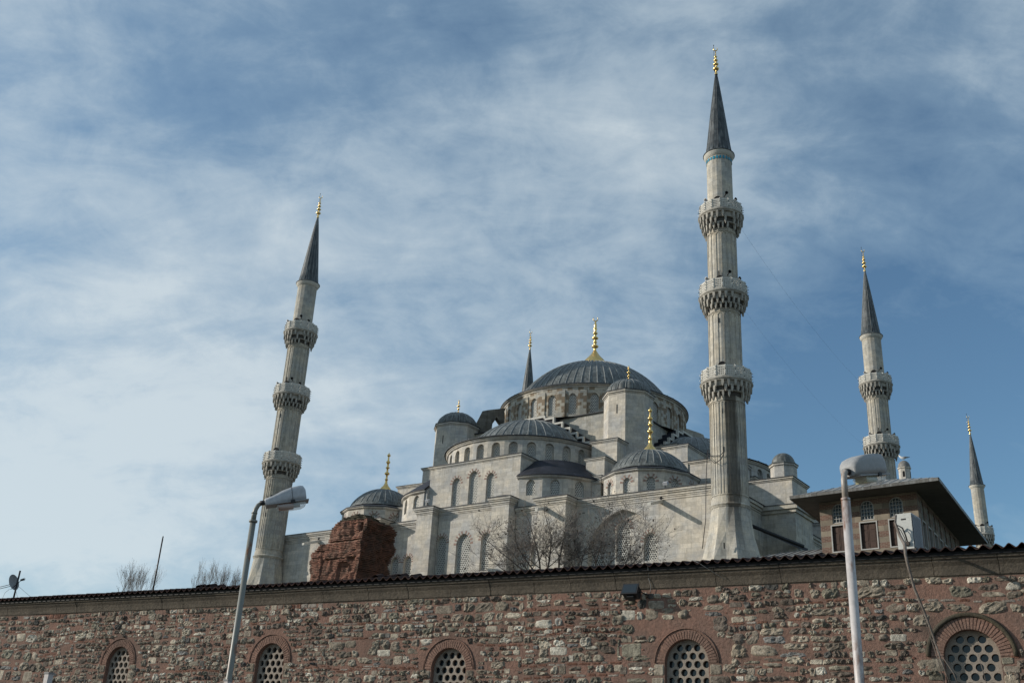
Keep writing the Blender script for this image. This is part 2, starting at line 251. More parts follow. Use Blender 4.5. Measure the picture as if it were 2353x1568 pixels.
# ------------------------------------------------------------------ mesh builder
class MB:
    def __init__(s): s.v=[]; s.f=[]; s.uv=[]; s.mi=[]; s.sm=[]; s.col=[]; s.usecol=False
    def add(s,vs,fs,uvs=None,mi=0,smooth=False,M=None,col=None):
        o=len(s.v)
        vs=[Vector(v) for v in vs]
        if M is not None: vs=[M@v for v in vs]
        s.v.extend(vs)
        for k,f in enumerate(fs):
            s.f.append([i+o for i in f]); s.mi.append(mi); s.sm.append(smooth)
            if uvs is not None: s.uv.append([tuple(q) for q in uvs[k]])
            else:
                a=vs[f[0]]; n=Vector((0,0,0))
                for i in range(1,len(f)-1): n+=(vs[f[i]]-a).cross(vs[f[i+1]]-a)
                if n.length>1e-12: n.normalize()
                if abs(n.z)>0.8: s.uv.append([(vs[i].x,vs[i].y) for i in f])
                else:
                    tx,ty=-n.y,n.x; l=math.hypot(tx,ty) or 1; tx/=l; ty/=l
                    s.uv.append([(vs[i].x*tx+vs[i].y*ty,vs[i].z) for i in f])
            s.col.append(col); 
            if col is not None: s.usecol=True
    def box(s,x0,x1,y0,y1,z0,z1,mi=0,M=None,col=None):
        s.add([(x0,y0,z0),(x1,y0,z0),(x1,y1,z0),(x0,y1,z0),(x0,y0,z1),(x1,y0,z1),(x1,y1,z1),(x0,y1,z1)],
              [(0,3,2,1),(4,5,6,7),(0,1,5,4),(1,2,6,5),(2,3,7,6),(3,0,4,7)],mi=mi,M=M,col=col)
    def frust(s,x0,x1,y0,y1,z0,z1,ix,iy,mi=0,M=None):   # box whose top is drawn in
        s.add([(x0,y0,z0),(x1,y0,z0),(x1,y1,z0),(x0,y1,z0),(x0+ix,y0+iy,z1),(x1-ix,y0+iy,z1),(x1-ix,y1-iy,z1),(x0+ix,y1-iy,z1)],
              [(0,3,2,1),(4,5,6,7),(0,1,5,4),(1,2,6,5),(2,3,7,6),(3,0,4,7)],mi=mi,M=M)
    def prism(s,pts,z0,z1,mi=0,M=None,sc=1.0,c=(0,0)):
        n=len(pts); vs=[(x,y,z0) for x,y in pts]+[(c[0]+(x-c[0])*sc,c[1]+(y-c[1])*sc,z1) for x,y in pts]
        s.add(vs,[tuple(range(n-1,-1,-1)),tuple(range(n,2*n))]+[(i,(i+1)%n,n+(i+1)%n,n+i) for i in range(n)],mi=mi,M=M)
    def lathe(s,prof,n,a0=0.0,a1=2*pi,mi=0,smooth=True,M=None,uk=None,mod=None,cap=False,off=0.0):
        full=abs(a1-a0-2*pi)<1e-6; na=n if full else n+1
        vs=[];arc=[0]
        for i in range(1,len(prof)): arc.append(arc[-1]+math.hypot(prof[i][0]-prof[i-1][0],prof[i][1]-prof[i-1][1]))
        for j in range(na):
            a=a0+(a1-a0)*j/n+off
            for (r,z) in prof:
                rr=r*(mod(a,z) if mod else 1); vs.append((rr*cos(a),rr*sin(a),z))
        P=len(prof); fs=[];uv=[]
        R=max(p[0] for p in prof); k=uk if uk else R*2*pi
        for j in range(n):
            j2=(j+1)%na if full else j+1
            for i in range(P-1):
                fs.append((j*P+i,j2*P+i,j2*P+i+1,j*P+i+1))
                u0=(a0+(a1-a0)*j/n)/(2*pi)*k; u1=(a0+(a1-a0)*(j+1)/n)/(2*pi)*k
                uv.append([(u0,arc[i]),(u1,arc[i]),(u1,arc[i+1]),(u0,arc[i+1])])
        s.add(vs,fs,uvs=uv,mi=mi,smooth=smooth,M=M)
    def tube(s,pts,rs,n=8,mi=0,M=None,smooth=True,cap=True):
        pts=[Vector(p) for p in pts]
        if isinstance(rs,(int,float)): rs=[rs]*len(pts)
        vs=[]; prev=None
        for i,p in enumerate(pts):
            d=(pts[min(i+1,len(pts)-1)]-pts[max(i-1,0)]); 
            if d.length<1e-9: d=Vector((0,0,1))
            d.normalize()
            if prev is None: a=d.orthogonal().normalized()
            else:
                a=prev-d*prev.dot(d); a=a.normalized() if a.length>1e-6 else d.orthogonal().normalized()
            prev=a; b=d.cross(a)
            for k in range(n):
                t=2*pi*k/n; vs.append(p+(a*cos(t)+b*sin(t))*rs[i])
        fs=[]
        for i in range(len(pts)-1):
            for k in range(n): fs.append((i*n+k,i*n+(k+1)%n,(i+1)*n+(k+1)%n,(i+1)*n+k))
        if cap: fs.append(tuple(range(n-1,-1,-1))); fs.append(tuple((len(pts)-1)*n+k for k in range(n)))
        s.add(vs,fs,mi=mi,smooth=smooth,M=M)
    def sphere(s,c,r,n=12,m=8,mi=0,M=None):
        rx,ry,rz=(r,r,r) if isinstance(r,(int,float)) else r
        vs=[(c[0],c[1],c[2]-rz)]
        for i in range(1,m):
            t=-pi/2+pi*i/m
            for j in range(n): a=2*pi*j/n; vs.append((c[0]+rx*cos(t)*cos(a),c[1]+ry*cos(t)*sin(a),c[2]+rz*sin(t)))
        vs.append((c[0],c[1],c[2]+rz)); L=len(vs)-1; fs=[]
        for j in range(n): fs.append((0,1+(j+1)%n,1+j)); fs.append((L,L-n+j,L-n+(j+1)%n))
        for i in range(m-2):
            for j in range(n): a=1+i*n; fs.append((a+j,a+(j+1)%n,a+n+(j+1)%n,a+n+j))
        s.add(vs,fs,mi=mi,smooth=True,M=M)
    def panel(s,outer,holes,y0,y1,mi=0,M=None,back=False):   # plate in the xz plane with openings, from depth y0 (front) to y1
        loops=[[Vector((x,z,0)) for x,z in outer]]+[[Vector((x,z,0)) for x,z in h] for h in holes]
        tris=tessellate_polygon(loops); flat=[p for l in loops for p in l]; N=len(flat)
        vs=[(p.x,y0,p.y) for p in flat]+[(p.x,y1,p.y) for p in flat]; fs=[]
        for t in tris:
            a,b,c=[flat[i] for i in t]; cr=(b-a).cross(c-a).z
            if abs(cr)<1e-10: continue
            t=tuple(t) if cr>0 else (t[0],t[2],t[1])
            fs.append(t)
            if back: fs.append((t[0]+N,t[2]+N,t[1]+N))
        o=0
        for li,l in enumerate(loops):
            n=len(l); ar=sum(l[i].x*l[(i+1)%n].y-l[(i+1)%n].x*l[i].y for i in range(n)); ccw=ar>0
            for i in range(n):
                a=o+i; b=o+(i+1)%n
                q=(b,a,a+N,b+N) if (ccw==(li==0)) else (a,b,b+N,a+N)
                fs.append(q)
            o+=n
        s.add(vs,fs,mi=mi,M=M)
    def build(s,name,mats,parent=None):
        me=bpy.data.meshes.new(name); me.from_pydata([tuple(v) for v in s.v],[],s.f)
        for mm in (mats if isinstance(mats,(list,tuple)) else [mats]): me.materials.append(MAT[mm])
        me.polygons.foreach_set('material_index',s.mi); me.polygons.foreach_set('use_smooth',s.sm)
        ul=me.uv_layers.new(name='UVMap'); flat=[c for f in s.uv for q in f for c in q]; ul.data.foreach_set('uv',flat)
        if s.usecol:
            ca=me.color_attributes.new('tint','FLOAT_COLOR','CORNER'); d=[]
            for f,c in zip(s.f,s.col):
                c=c or (0.3,0.3,0.3); d.extend([c[0],c[1],c[2],1.0]*len(f))
            ca.data.foreach_set('color',d)
        me.update(); o=bpy.data.objects.new(name,me); C.objects.link(o)
        if parent is not None: o.parent=parent
        return o
def tag(o,label=None,cat=None,group=None,kind=None):
    if label: o['label']=label
    if cat: o['category']=cat
    if group: o['group']=group
    if kind: o['kind']=kind
    return o
def empty(name,loc=(0,0,0),rz=0,sc=1,label=None,cat=None,group=None):
    o=bpy.data.objects.new(name,None); C.objects.link(o); o.location=loc; o.rotation_euler=(0,0,rz); o.scale=(sc,sc,sc); o.empty_display_size=0.5
    return tag(o,label,cat,group)
def kids(o): return [c for c in bpy.data.objects if c.parent==o]
def copy_tree(o,parent=None):
    c=o.copy(); C.objects.link(c)
    if parent is not None: c.parent=parent; c.matrix_parent_inverse=o.matrix_parent_inverse.copy()
    for ch in kids(o): copy_tree(ch,c)
    return c
def T(x,y,z): return Matrix.Translation((x,y,z))
def RZ(a): return Matrix.Rotation(a,4,'Z')
# ---- arches, grilles and windows
def arch(w,h,pointed=True,n=7,x0=0,z0=0):   # counter-clockwise from lower left... returned as list of (x,z)
    a=w/2; pts=[(-a,0),(a,0)]
    if pointed:
        e=0.28*a; R=a+e; top=math.sqrt(R*R-e*e); sp=h-top
        th=math.acos(e/R)
        for i in range(n+1): t=th*i/n; pts.append((-e+R*cos(t),sp+R*sin(t)))
        for i in range(n-1,-1,-1): t=th*i/n; pts.append((e-R*cos(t),sp+R*sin(t)))
    else:
        sp=h-a
        for i in range(2*n+1): t=pi*i/(2*n); pts.append((a*cos(t),sp+a*sin(t)))
    return [(x+x0,z+z0) for x,z in pts]
def clip(poly,cv):
    out=poly
    n=len(cv)
    for i in range(n):
        a=cv[i]; b=cv[(i+1)%n]; inp=out; out=[]
        if not inp: break
        side=lambda p:(b[0]-a[0])*(p[1]-a[1])-(b[1]-a[1])*(p[0]-a[0])
        for j in range(len(inp)):
            p=inp[j]; q=inp[(j+1)%len(inp)]; sp,sq=side(p),side(q)
            if sp>=0: out.append(p)
            if (sp>0 and sq<0) or (sp<0 and sq>0):
                t=sp/(sp-sq); out.append((p[0]+(q[0]-p[0])*t,p[1]+(q[1]-p[1])*t))
    return out
def area(p): return 0.5*sum(p[i][0]*p[(i+1)%len(p)][1]-p[(i+1)%len(p)][0]*p[i][1] for i in range(len(p)))
GC={}
def grille_mesh(w,h,pitch,hr,pointed,seg=8,border=None,thick=0.05):
    border=pitch*0.28 if border is None else border
    cv=arch(w-2*border,h-2*border,pointed,n=6,z0=border); holes=[]
    rows=int(h/(pitch*0.866))+2; cols=int(w/pitch/2)+2
    for r in range(rows):
        z=h-border-pitch*0.62-r*pitch*0.866
        for c in range(-cols,cols+1):
            x=c*pitch+(pitch/2 if r%2 else 0)
            circ=[(x+hr*cos(2*pi*k/seg+0.2),z+hr*sin(2*pi*k/seg+0.2)) for k in range(seg)]
            q=clip(circ,cv)
            if len(q)>=3:
                # drop near-duplicate points
                qq=[q[0]]
                for p in q[1:]:
                    if math.hypot(p[0]-qq[-1][0],p[1]-qq[-1][1])>hr*0.08: qq.append(p)
                if math.hypot(qq[0][0]-qq[-1][0],qq[0][1]-qq[-1][1])<hr*0.08: qq.pop()
                if len(qq)>=3 and area(qq)>pi*hr*hr*0.3: holes.append(qq)
    m=MB(); m.panel(arch(w,h,pointed,n=6),holes,0,thick); return m
def window(parent,M,w,h,pitch=0.17,hr=0.055,pointed=True,vous=0,depth=0.22,gmat='grille',vw=None,name='window'):
    key=(round(w,2),round(h,2),pitch,hr,pointed,gmat)
    if key not in GC:
        o=grille_mesh(w,h,pitch,hr,pointed).build(name,gmat,parent)
        p=MB(); p.panel(arch(w,h,pointed,n=6),[],0.07,0.09); pn=p.build('pane','glass_dark',o)
        GC[key]=(o.data,pn.data)
    else:
        o=bpy.data.objects.new(name,GC[key][0]); C.objects.link(o); o.parent=parent
        pn=bpy.data.objects.new('pane',GC[key][1]); C.objects.link(pn); pn.parent=o
    o.matrix_local=M@T(0,depth,0)
    if vous:
        m=MB(); a=w/2; e=0.28*a if pointed else 0; R=a+e; top=math.sqrt(R*R-e*e); sp=h-top; th=math.acos(e/R) if e else pi/2
        n=vous; t0=vw or 0.17*1.6
        for sgn in (1,-1):
            for i in range(n):
                f0=(i+0.12)/n if i else 0.0; f1=(i+0.58)/n
                ps=[]
                for f,r in ((f0,R+0.01),(f0,R+t0),(f1,R+t0),(f1,R+0.01)):
                    t=th*f; ps.append((sgn*(-e+r*cos(t)),sp+r*sin(t)))
                if sgn<0: ps=ps[::-1]
                m.panel(ps,[],-0.014-depth,-depth+0.01)
        m.build('arch_stones','voussoir',o)
    return o
def block(parent,x0,x1,y0,y1,z0,z1,name='buttress',mat='stone',cor=0.14,roof=0.0,roofname='lead_cap',slope=None,cd=0.22):
    m=MB(); m.box(x0,x1,y0,y1,z0,z1-cd)
    m.box(x0-cor*.45,x1+cor*.45,y0-cor*.45,y1+cor*.45,z1-cd,z1-cd*.55); m.box(x0-cor,x1+cor,y0-cor,y1+cor,z1-cd*.55,z1)
    o=m.build(name,mat,parent)
    l=MB(); k=cor+0.06; l.box(x0-k,x1+k,y0-k,y1+k,z1,z1+0.05)
    if roof>0: l.frust(x0-cor+.02,x1+cor-.02,y0-cor+.02,y1+cor-.02,z1+0.05,z1+0.05+roof,(x1-x0)*.45+cor*.8,(y1-y0)*.45+cor*.8)
    l.build(roofname,'lead_edge' if roof==0 else 'lead',o)
    return o
def ring_cornice(m,R,z,n=64,d=0.25,pr=0.3,a0=0,a1=2*pi,sm=True,off=0):
    m.lathe([(R,z-d),(R+pr*.3,z-d),(R+pr*.3,z-d*.6),(R+pr*.75,z-d*.4),(R+pr,z-d*.3),(R+pr,z),(R-.4,z)],n,a0,a1,smooth=False,off=off)
def dome(parent,prof_r,prof_z,R,zc,ribs,name='dome',eave_r=None,eave_z=None,rib_r=0.045,n=96,M=None,a0=0,a1=2*pi,mat='lead',squash=1.0,zend=None):
    # spherical lead roof from radius prof_r at height prof_z, centre zc
    t0=math.acos(min(1,prof_r/R)); K=14; pr=[]
    if eave_r: pr.append((eave_r,eave_z-0.07)); pr.append((eave_r,eave_z))
    for i in range(K+1):
        t=t0+(pi/2-t0)*i/K; pr.append((max(R*cos(t),0.001),zc+R*sin(t)*squash))
    m=MB(); m.lathe(pr,n,a0,a1,uk=ribs,M=M)
    o=m.build(name,mat,parent)
    q=MB()
    cnt=ribs if abs(a1-a0-2*pi)<1e-6 else int(ribs*(a1-a0)/(2*pi))+1
    for k in range(cnt):
        a=a0+2*pi*k/ribs
        pts=[(r*cos(a)*1.002,r*sin(a)*1.002,z) for r,z in pr[1:] if r>R*0.1]
        q.tube(pts,rib_r,5,M=M)
    q.build('lead_ribs','lead_rib',o)
    return o
def finial(parent,x,y,z0,z1,kind='bulbs',s=1.0,base=None,name='finial'):
    m=MB(); H=z1-z0; M=T(x,y,z0)
    b=base or H*0.17
    prof=[(b,-0.02),(b*.98,H*.03),(b*.72,H*.09),(b*.42,H*.14),(H*.035,H*.2)]
    if kind=='big':
        prof=[(b,-0.03),(b*.98,H*.05),(b*.9,H*.1),(b*.80,H*.145),(b*.58,H*.20),(b*.36,H*.26),(b*.2,H*.32),(H*.026,H*.35)]
        bulbs=[(.43,.056,.032),(.515,.034,.02),(.60,.052,.028),(.70,.040,.022),(.79,.030,.02),(.86,.020,.015)]
    elif kind=='tall': bulbs=[(.30,.038,.02),(.45,.055,.04),(.60,.045,.022),(.74,.045,.035)]
    elif kind=='spire': bulbs=[(.22,.085,.06),(.40,.075,.045),(.56,.06,.04),(.7,.045,.03)]
    else: bulbs=[(.36,.07,.05),(.58,.09,.06),(.78,.05,.04),(.9,.04,.03)]
    pts=prof[:]
    for f,r,h in bulbs:
        for q in range(-2,3):
            t=q/2*pi/2*.85; pts.append((max(H*.026,H*r*1.2*cos(t)),H*(f+h*sin(t)/sin(pi/2*.85))))
        pts.append((H*.024,H*(f+h*1.25)))
    pts.append((H*.012,H*.95)); pts.append((0.001,H*.96))
    md=(lambda a,z:1+0.06*cos(16*a)*max(0,1-z/(H*.3))) if kind=='big' else None
    m.lathe(pts,32 if kind=='big' else 16,M=M,mod=md)
    # crescent at the top (small ring, open upwards)
    rr=H*(.045 if kind!='spire' else .07); cz=H*.96+rr*.9
    if kind in('big','spire','bulbs'):
        pp=[];rs=[]
        for i in range(13):
            t=-pi/2+(-1+2*i/12)*pi*.82; pp.append((rr*cos(t),0,cz+rr*sin(t))); rs.append(max(rr*.06,rr*.26*sin(pi*i/12)))
        m.tube(pp,rs,6,M=M@RZ(0.5))
    else:
        m.lathe([(0.001,H*.86),(rr*.9,H*.90),(rr*1.0,H*.92),(rr*.3,H*.96),(0.001,H*1.0)],10,M=M)
    return m.build(name,'gold',parent)
# ------------------------------------------------------------------ ground
g=MB(); g.add([(-3000,-3000,0),(3000,-3000,0),(3000,3000,0),(-3000,3000,0)],[(0,1,2,3)]); tag(g.build('ground','ground'),kind='structure')
# raised terrace the mosque stands on
WD=rad(-30.58)
def wl(l,y,z=0):   # frame of the old street wall: l along the wall, y away from the camera
    return Vector((-17.8+cos(WD)*l-sin(WD)*y,37.96+sin(WD)*l+cos(WD)*y,z))
g=MB(); a=[wl(-300,16),wl(300,16),wl(300,600),wl(-300,600)]; b=[wl(-300,10.5),wl(300,10.5)]
g.add([(b[0].x,b[0].y,-0.5),(b[1].x,b[1].y,-0.5),(a[1].x,a[1].y,5.5),(a[2].x,a[2].y,7.0),(a[3].x,a[3].y,7.0),(a[0].x,a[0].y,5.5)],[(0,1,2,5),(5,2,3,4)])
tag(g.build('terrain','earth'),kind='structure')
# ================================================================== the mosque
# mosque frame: x along the front, y away from the camera, 1 unit = 1.25 m
MS=1.25; MA=rad(-36.5628); MU=Vector((cos(MA),sin(MA),0)); MV=Vector((-sin(MA),cos(MA),0)); MC=Vector((9.582,108.265,0))
def mw(x,y,z=0): q=(MC+MU*x+MV*y)*MS; return Vector((q.x,q.y,CZ+MS*(z-CZ)))
def mroot(name,x,y,z,label,cat,group=None,rz=0): return empty(name,mw(x,y,z),MA+rz,MS,label,cat,group)
mosque=mroot('mosque',0,0,0,'large pale stone mosque with cascading grey lead domes behind the rubble street wall','mosque')
# ---- main dome and its drum
NF=28; RD=10.1
drum=MB(); ap=RD; fwd=2*RD*math.tan(pi/NF)
WW,WH=0.86,2.3
for k in range(NF):
    th=-pi/2+rad(-0.3)+2*pi*(k+0.5)/NF
    M=RZ(th+pi/2)@T(0,-RD,36.0)
    a=fwd/2
    hole=arch(WW,WH,True,z0=0.5)
    drum.panel([(-a,0),(a,0),(a,3.55),(-a,3.55)],[hole],0,0.35,M=M)
    Mp=RZ(th+pi/2+pi/NF)@T(0,-RD-0.06,36.0)
    drum.box(-0.36,0.36,-0.05,0.3,0,3.0,M=Mp); drum.frust(-0.36,0.36,-0.05,0.3,3.0,3.3,0.12,0.12,M=Mp)
do=drum.build('drum','stone_drum',mosque)
m=MB(); ring_cornice(m,RD,39.72,96,d=0.3,pr=0.32); m.build('cornice','stone',do)
m=MB(); m.lathe([(RD-.36,35.9),(RD-.36,39.6)],56); m.build('inner_wall','dark_void',do)
for k in range(NF):
    th=-pi/2+rad(-0.3)+2*pi*(k+0.5)/NF
    window(do,RZ(th+pi/2)@T(0,-RD,36.5),WW,WH,0.18,0.062,True,depth=0.2)
mdome=dome(mosque,9.0,0,9.83,35.9,64,'main_dome',10.46,39.8,rib_r=0.065,n=192)
m=MB(); m.lathe([(10.5,39.7),(10.5,39.79),(9.05,39.93)],96,uk=64); m.build('lead_eave','lead_edge',mdome)
finial(mdome,0,0,45.62,51.75,'big',base=1.35)
# ---- central block beneath the drum
m=MB(); m.box(-10.4,10.4,-10.4,10.4,22,35.75); m.build('central_block','stone_dull',mosque)
m=MB(); m.lathe([(10.2*1.12,35.78),(10.0,36.12)],96,uk=64); m.box(-10.6,10.6,-10.6,10.6,35.75,35.83); m.build('block_roof','lead_edge',mosque)
# stepped lead-capped shoulders of the great arches, and half dome of each side
steps=[(1.4,35.95,35.35),(2.5,35.65,34.9),(3.55,35.0,34.2),(4.45,34.3,33.6),(5.3,33.65,33.0),(6.05,33.1,32.4),(6.8,32.5,31.8),(7.5,31.9,31.2)]
def side_assembly(idx,wins=True):
    R=RZ(idx*pi/2)
    st=MB(); tr=MB()
    for sgn in (1,-1):
        px=0
        for i,(x,zt,zb) in enumerate(steps):
            x0,x1=(px,x) if sgn>0 else (-x,-px)
            st.box(x0,x1,-11.55+.01*i,-10.4,29,zt-0.012,M=R)
            tr.box(x0-(.05 if sgn<0 else 0),x1+(.05 if sgn>0 else 0),-11.72,-11.45,zt-.2,zt,mi=1,M=R)   # pale stone nosing
            tr.box(x-.12 if sgn>0 else -x-.05,x+.05 if sgn>0 else -x+.12,-11.72,-11.45,(steps[i+1][1] if i<7 else zb)-.02,zt-.201,mi=1,M=R)
            px=x
    o=st.build('stepped_shoulder','lead_dark',mosque); tr.build('step_nosing',['lead_dark','stone_white'],o)
    # half-dome drum: a facet every 12 degrees
    m=MB(); Rh=8.1; a=Rh*math.tan(rad(6)); cx=T(0,-12,0)
    for k in range(-7,8):
        M=R@cx@RZ(rad(12*k))@T(0,-Rh,27.2)
        m.panel([(-a,0),(a,0),(a,3.75),(-a,3.75)],[arch(0.86,1.75,False,z0=1.75)],0,0.26,M=M)
        m.panel([(-a*.96,0),(a*.96,0),(a*.96,3.7),(-a*.96,3.7)],[arch(0.62,1.42,True,z0=1.85)],0.264,0.42,M=M)
    d=m.build('half_dome_drum','stone',mosque)
    m=MB(); M=R@cx; m.lathe([(Rh+.05,30.93),(Rh+.14,30.95),(Rh+.2,31.05),(Rh+.28,31.1),(Rh+.28,31.2),(Rh-.6,31.2)],60,-pi,0,smooth=False,M=M); m.build('cornice','stone',d)
    if wins:
        for k in range(-7,8): window(d,R@cx@RZ(rad(12*k))@T(0,-Rh,29.05),0.62,1.42,0.17,0.056,True,depth=0.36)
    h=dome(mosque,6.5,0,7.4,27.8,44,'half_dome',8.5,31.28,rib_r=0.058,n=64,M=M@T(0,0,0),a0=-pi,a1=0)
    m=MB(); m.lathe([(8.52,31.2),(8.52,31.27),(6.55,31.42)],48,-pi,0,M=M); m.build('lead_eave','lead_edge',h)
    # exedrae under the half dome, roofed in dark lead
    for sgn in (1,-1):
        m=MB(); c=T(5.5*sgn,-15.5,0); Re=5.6; n=16; a=Re*math.tan(rad(11.25)/1)
        for k,(ang) in enumerate((11,33.5,56,78.5)):
            M=R@c@RZ(rad(ang*sgn))@T(0,-Re,23.6); holes=[arch(0.85,1.45,True,z0=1.25)] if 0<ang<60 else []
            m.panel([(-a,0),(a,0),(a,2.8),(-a,2.8)],holes,0,0.3,M=M)
            if holes and wins: window(mosque,R@c@RZ(rad(ang*sgn))@T(0,-Re,24.85),0.85,1.45,0.18,0.06,True,depth=0.2)
        fx0,fx1=sorted((5.2*sgn,5.75*sgn))
        m.add([(x,y,z) for x in (fx0,fx1) for y,z in ((-21.1,23.6),(-21.1,26.6),(-18.75,28.6),(-17,28.85),(-14,28.85),(-14,23.6))],[(0,1,2,3,4,5),(11,10,9,8,7,6)]+[(i,(i+1)%6,6+(i+1)%6,6+i) for i in range(6)],M=R)
        e=m.build('exedra','stone',mosque)
        a0,a1=(-rad(92),-rad(1)) if sgn>0 else (-rad(179),-rad(88))
        m=MB(); m.lathe([(5.6,26.35),(5.72,26.38),(5.85,26.45),(5.9,26.55),(5.9,26.62)],32,a0,a1,smooth=False,M=R@c); m.build('cornice','stone',e)
        m=MB(); m.lathe([(5.96,26.58),(5.96,26.66),(3.2,28.75),(1.5,29.0)],32,a0,a1,M=R@c,uk=40,smooth=False); m.build('lead_roof','lead_dark',e)
    # block with three windows in the middle of the side
    m=MB(); M=R@T(0,-20.8,23.5)
    ws=[(-2.0,0.98,2.72,1.3),(0,1.06,3.15,1.3),(1.96,0.92,2.72,1.3)]
    m.panel([(-5.22,0),(5.22,0),(5.22,5.15),(-5.22,5.15)],[arch(w_,h_,True,x0=x_,z0=z_) for x_,w_,h_,z_ in ws],0,0.35,M=M)
    m.box(-5.22,5.22,0.35,6.0,0,5.15,M=M)
    m.box(-5.27,5.27,-.05,6.0,5.15,5.24,M=M); m.box(-5.34,5.34,-.12,6.0,5.24,5.4,M=M)
    b=m.build('window_block','stone',mosque)
    m=MB(); m.box(-5.4,5.4,-.18,6.0,5.4,5.46,M=M); m.build('lead_cap','lead_edge',b)
    if wins:
        for x_,w_,h_,z_ in ws: window(b,M@T(x_,0,z_),w_,h_,0.18,0.062,True,vous=4,depth=0.24)
side_assembly(0); side_assembly(1); side_assembly(2,False); side_assembly(3,False)
# ---- weight turrets, flying buttresses, corner domes (mirrored pairs)
for sx,sy in ((1,-1),(-1,-1),(1,1),(-1,1)):
    M=T(10.6*sx,10.9*sy,0)
    m=MB(); oc=lambda r,o=22.5:[(r*cos(rad(o+45*k)),r*sin(rad(o+45*k))) for k in range(8)]
    m.prism(oc(2.38),24,36.3,M=M); m.prism(oc(2.45),36.3,36.42,M=M); m.prism(oc(2.56),36.42,36.58,M=M)
    t=m.build('weight_turret','stone',mosque)
    m=MB(); m.prism(oc(2.63),36.58,36.64,M=M); m.prism(oc(2.60),36.64,36.78,M=M,sc=0.84,c=(0,0)); m.build('lead_eave','lead_edge',t)
    q=MB(); pr=[(2.18,36.68)]
    for i in range(11): a=pi/2*i/10; pr.append((max(2.15*cos(a),.001),36.75+1.56*sin(a)))
    q.lathe(pr,96,M=M,uk=16,mod=lambda a,z:1+0.075*abs(sin(8*a))-.03); dd=q.build('turret_dome','lead',t)
    q=MB()
    for k in range(16):
        a=2*pi*k/16; q.tube([(r*1.0*cos(a),r*1.0*sin(a),z) for r,z in pr[1:-1]],0.06,5,M=M)
    q.build('lead_ribs','lead_rib',dd)
    finial(t,10.6*sx,10.9*sy,38.22,39.93,'bulbs',base=0.46)
    m=MB()
    for zz,w_ in ((34.3,.05),): m.box(-.03,.03,-2.24,-2.1,zz,zz+.9,M=M@RZ(rad(0)))
    m.build('slit','dark_void',t)
    # flying buttress from turret to drum
    ang=math.atan2(sy,sx); M=RZ(ang)
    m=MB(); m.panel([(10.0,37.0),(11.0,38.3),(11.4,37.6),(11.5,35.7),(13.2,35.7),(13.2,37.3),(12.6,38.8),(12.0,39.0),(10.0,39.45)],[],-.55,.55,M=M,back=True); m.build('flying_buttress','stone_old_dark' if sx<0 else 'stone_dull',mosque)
    # stepped weight blocks
    block(mosque,*sorted((8.9*sx,11.6*sx)),*sorted((14.7*sy,10*sy)),24,31.2,name='weight_block')
    block(mosque,*sorted((9.62*sx,11.55*sx)),*sorted((16.8*sy,12*sy)),24,28.85,name='weight_block',roof=.35)
    block(mosque,*sorted((9.75*sx,11.5*sx)),*sorted((17.3*sy,12*sy)),24,26.98,name='weight_block',roof=.3)
    block(mosque,*sorted((9.4*sx,11.7*sx)),*sorted((17.6*sy,12*sy)),24,26.38,name='weight_block',roof=.3)
    block(mosque,*sorted((8.3*sx,15.2*sx)),*sorted((10.0*sy,9.0*sy)),24,31.5,name='weight_block')
    block(mosque,*sorted((14.9*sx,17.35*sx)),*sorted((12.0*sy,7*sy)),24,30.6,name='weight_block')
    block(mosque,*sorted((16.9*sx,21.5*sx)),*sorted((11.9*sy,8*sy)),24,28.95,name='weight_block')
    # corner dome on a twelve-sided drum
    cxx,cyy=15.6*sx,15.8*sy; Rc=4.0; a=Rc*math.tan(rad(15)); m=MB()
    off=-1 if sx>0 else 1
    for k in range(12):
        M=T(cxx,cyy,0)@RZ(rad(30*k+off))@T(0,-Rc,23.6)
        m.panel([(-a,0),(a,0),(a,2.5),(-a,2.5)],[arch(0.72,1.5,True,z0=0.58)],0,0.3,M=M)
    m.lathe([(Rc/cos(rad(15)),26.08),(4.22,26.12),(4.34,26.2),(4.34,26.32),(3.5,26.32)],12,smooth=False,M=T(cxx,cyy,0),off=rad(15+off))
    cd=m.build('corner_drum','stone',mosque)
    m=MB(); m.lathe([(4.4,26.3),(4.4,26.39),(3.55,26.72)],12,smooth=False,M=T(cxx,cyy,0),off=rad(15+off),uk=24); m.build('lead_eave','lead_edge',cd)
    if sy<0:
        for k in range(12):
            if k in (5,6,7): continue
            window(cd,T(cxx,cyy,0)@RZ(rad(30*k+off))@T(0,-Rc,24.18),0.72,1.5,0.17,0.056,True,vous=3,depth=0.2,vw=0.3)
    dd=dome(mosque,3.55,0,3.88,25.2,32,'corner_dome',M=T(cxx,cyy,0),rib_r=0.05,n=96)
    finial(dd,cxx,cyy,28.98,33.25,'tall',base=0.66)
# ---- lower walls, front
def facade(x0,x1,y,z0,z1,wins,name='wall',mat='stone',body=1.4,pitch=0.2,hr=0.073,cor=True,cw=0.0,vous=5):
    m=MB(); M=T(0,y,z0)
    m.panel([(x0,0),(x1,0),(x1,z1-z0),(x0,z1-z0)],[arch(w_,h_,True,x0=x_,z0=zb-z0) for x_,w_,zb,h_ in wins],0,0.4,M=M)
    m.box(x0,x1,0.4,body,0,z1-z0,M=M)
    o=m.build(name,mat,mosque)
    if cor:
        c=MB(); 
        for (p0,za,zb) in ((.05,-.62,-.5),(.1,-.5,-.3),(.2,-.3,-.18),(.28,-.18,0)):
            c.box(x0-cw*p0*0-.0,x1,y-p0,y+.2,z1+za,z1+zb)
        c.build('cornice','stone',o)
        l=MB(); l.box(x0,x1,y-.34,y+1.2,z1,z1+.055); l.build('lead_cap','lead_edge',o)
    for x_,w_,zb,h_ in wins: window(o,T(x_,y,zb),w_,h_,pitch,hr,True,vous=vous,depth=0.26,vw=0.3)
    return o
Z0=5
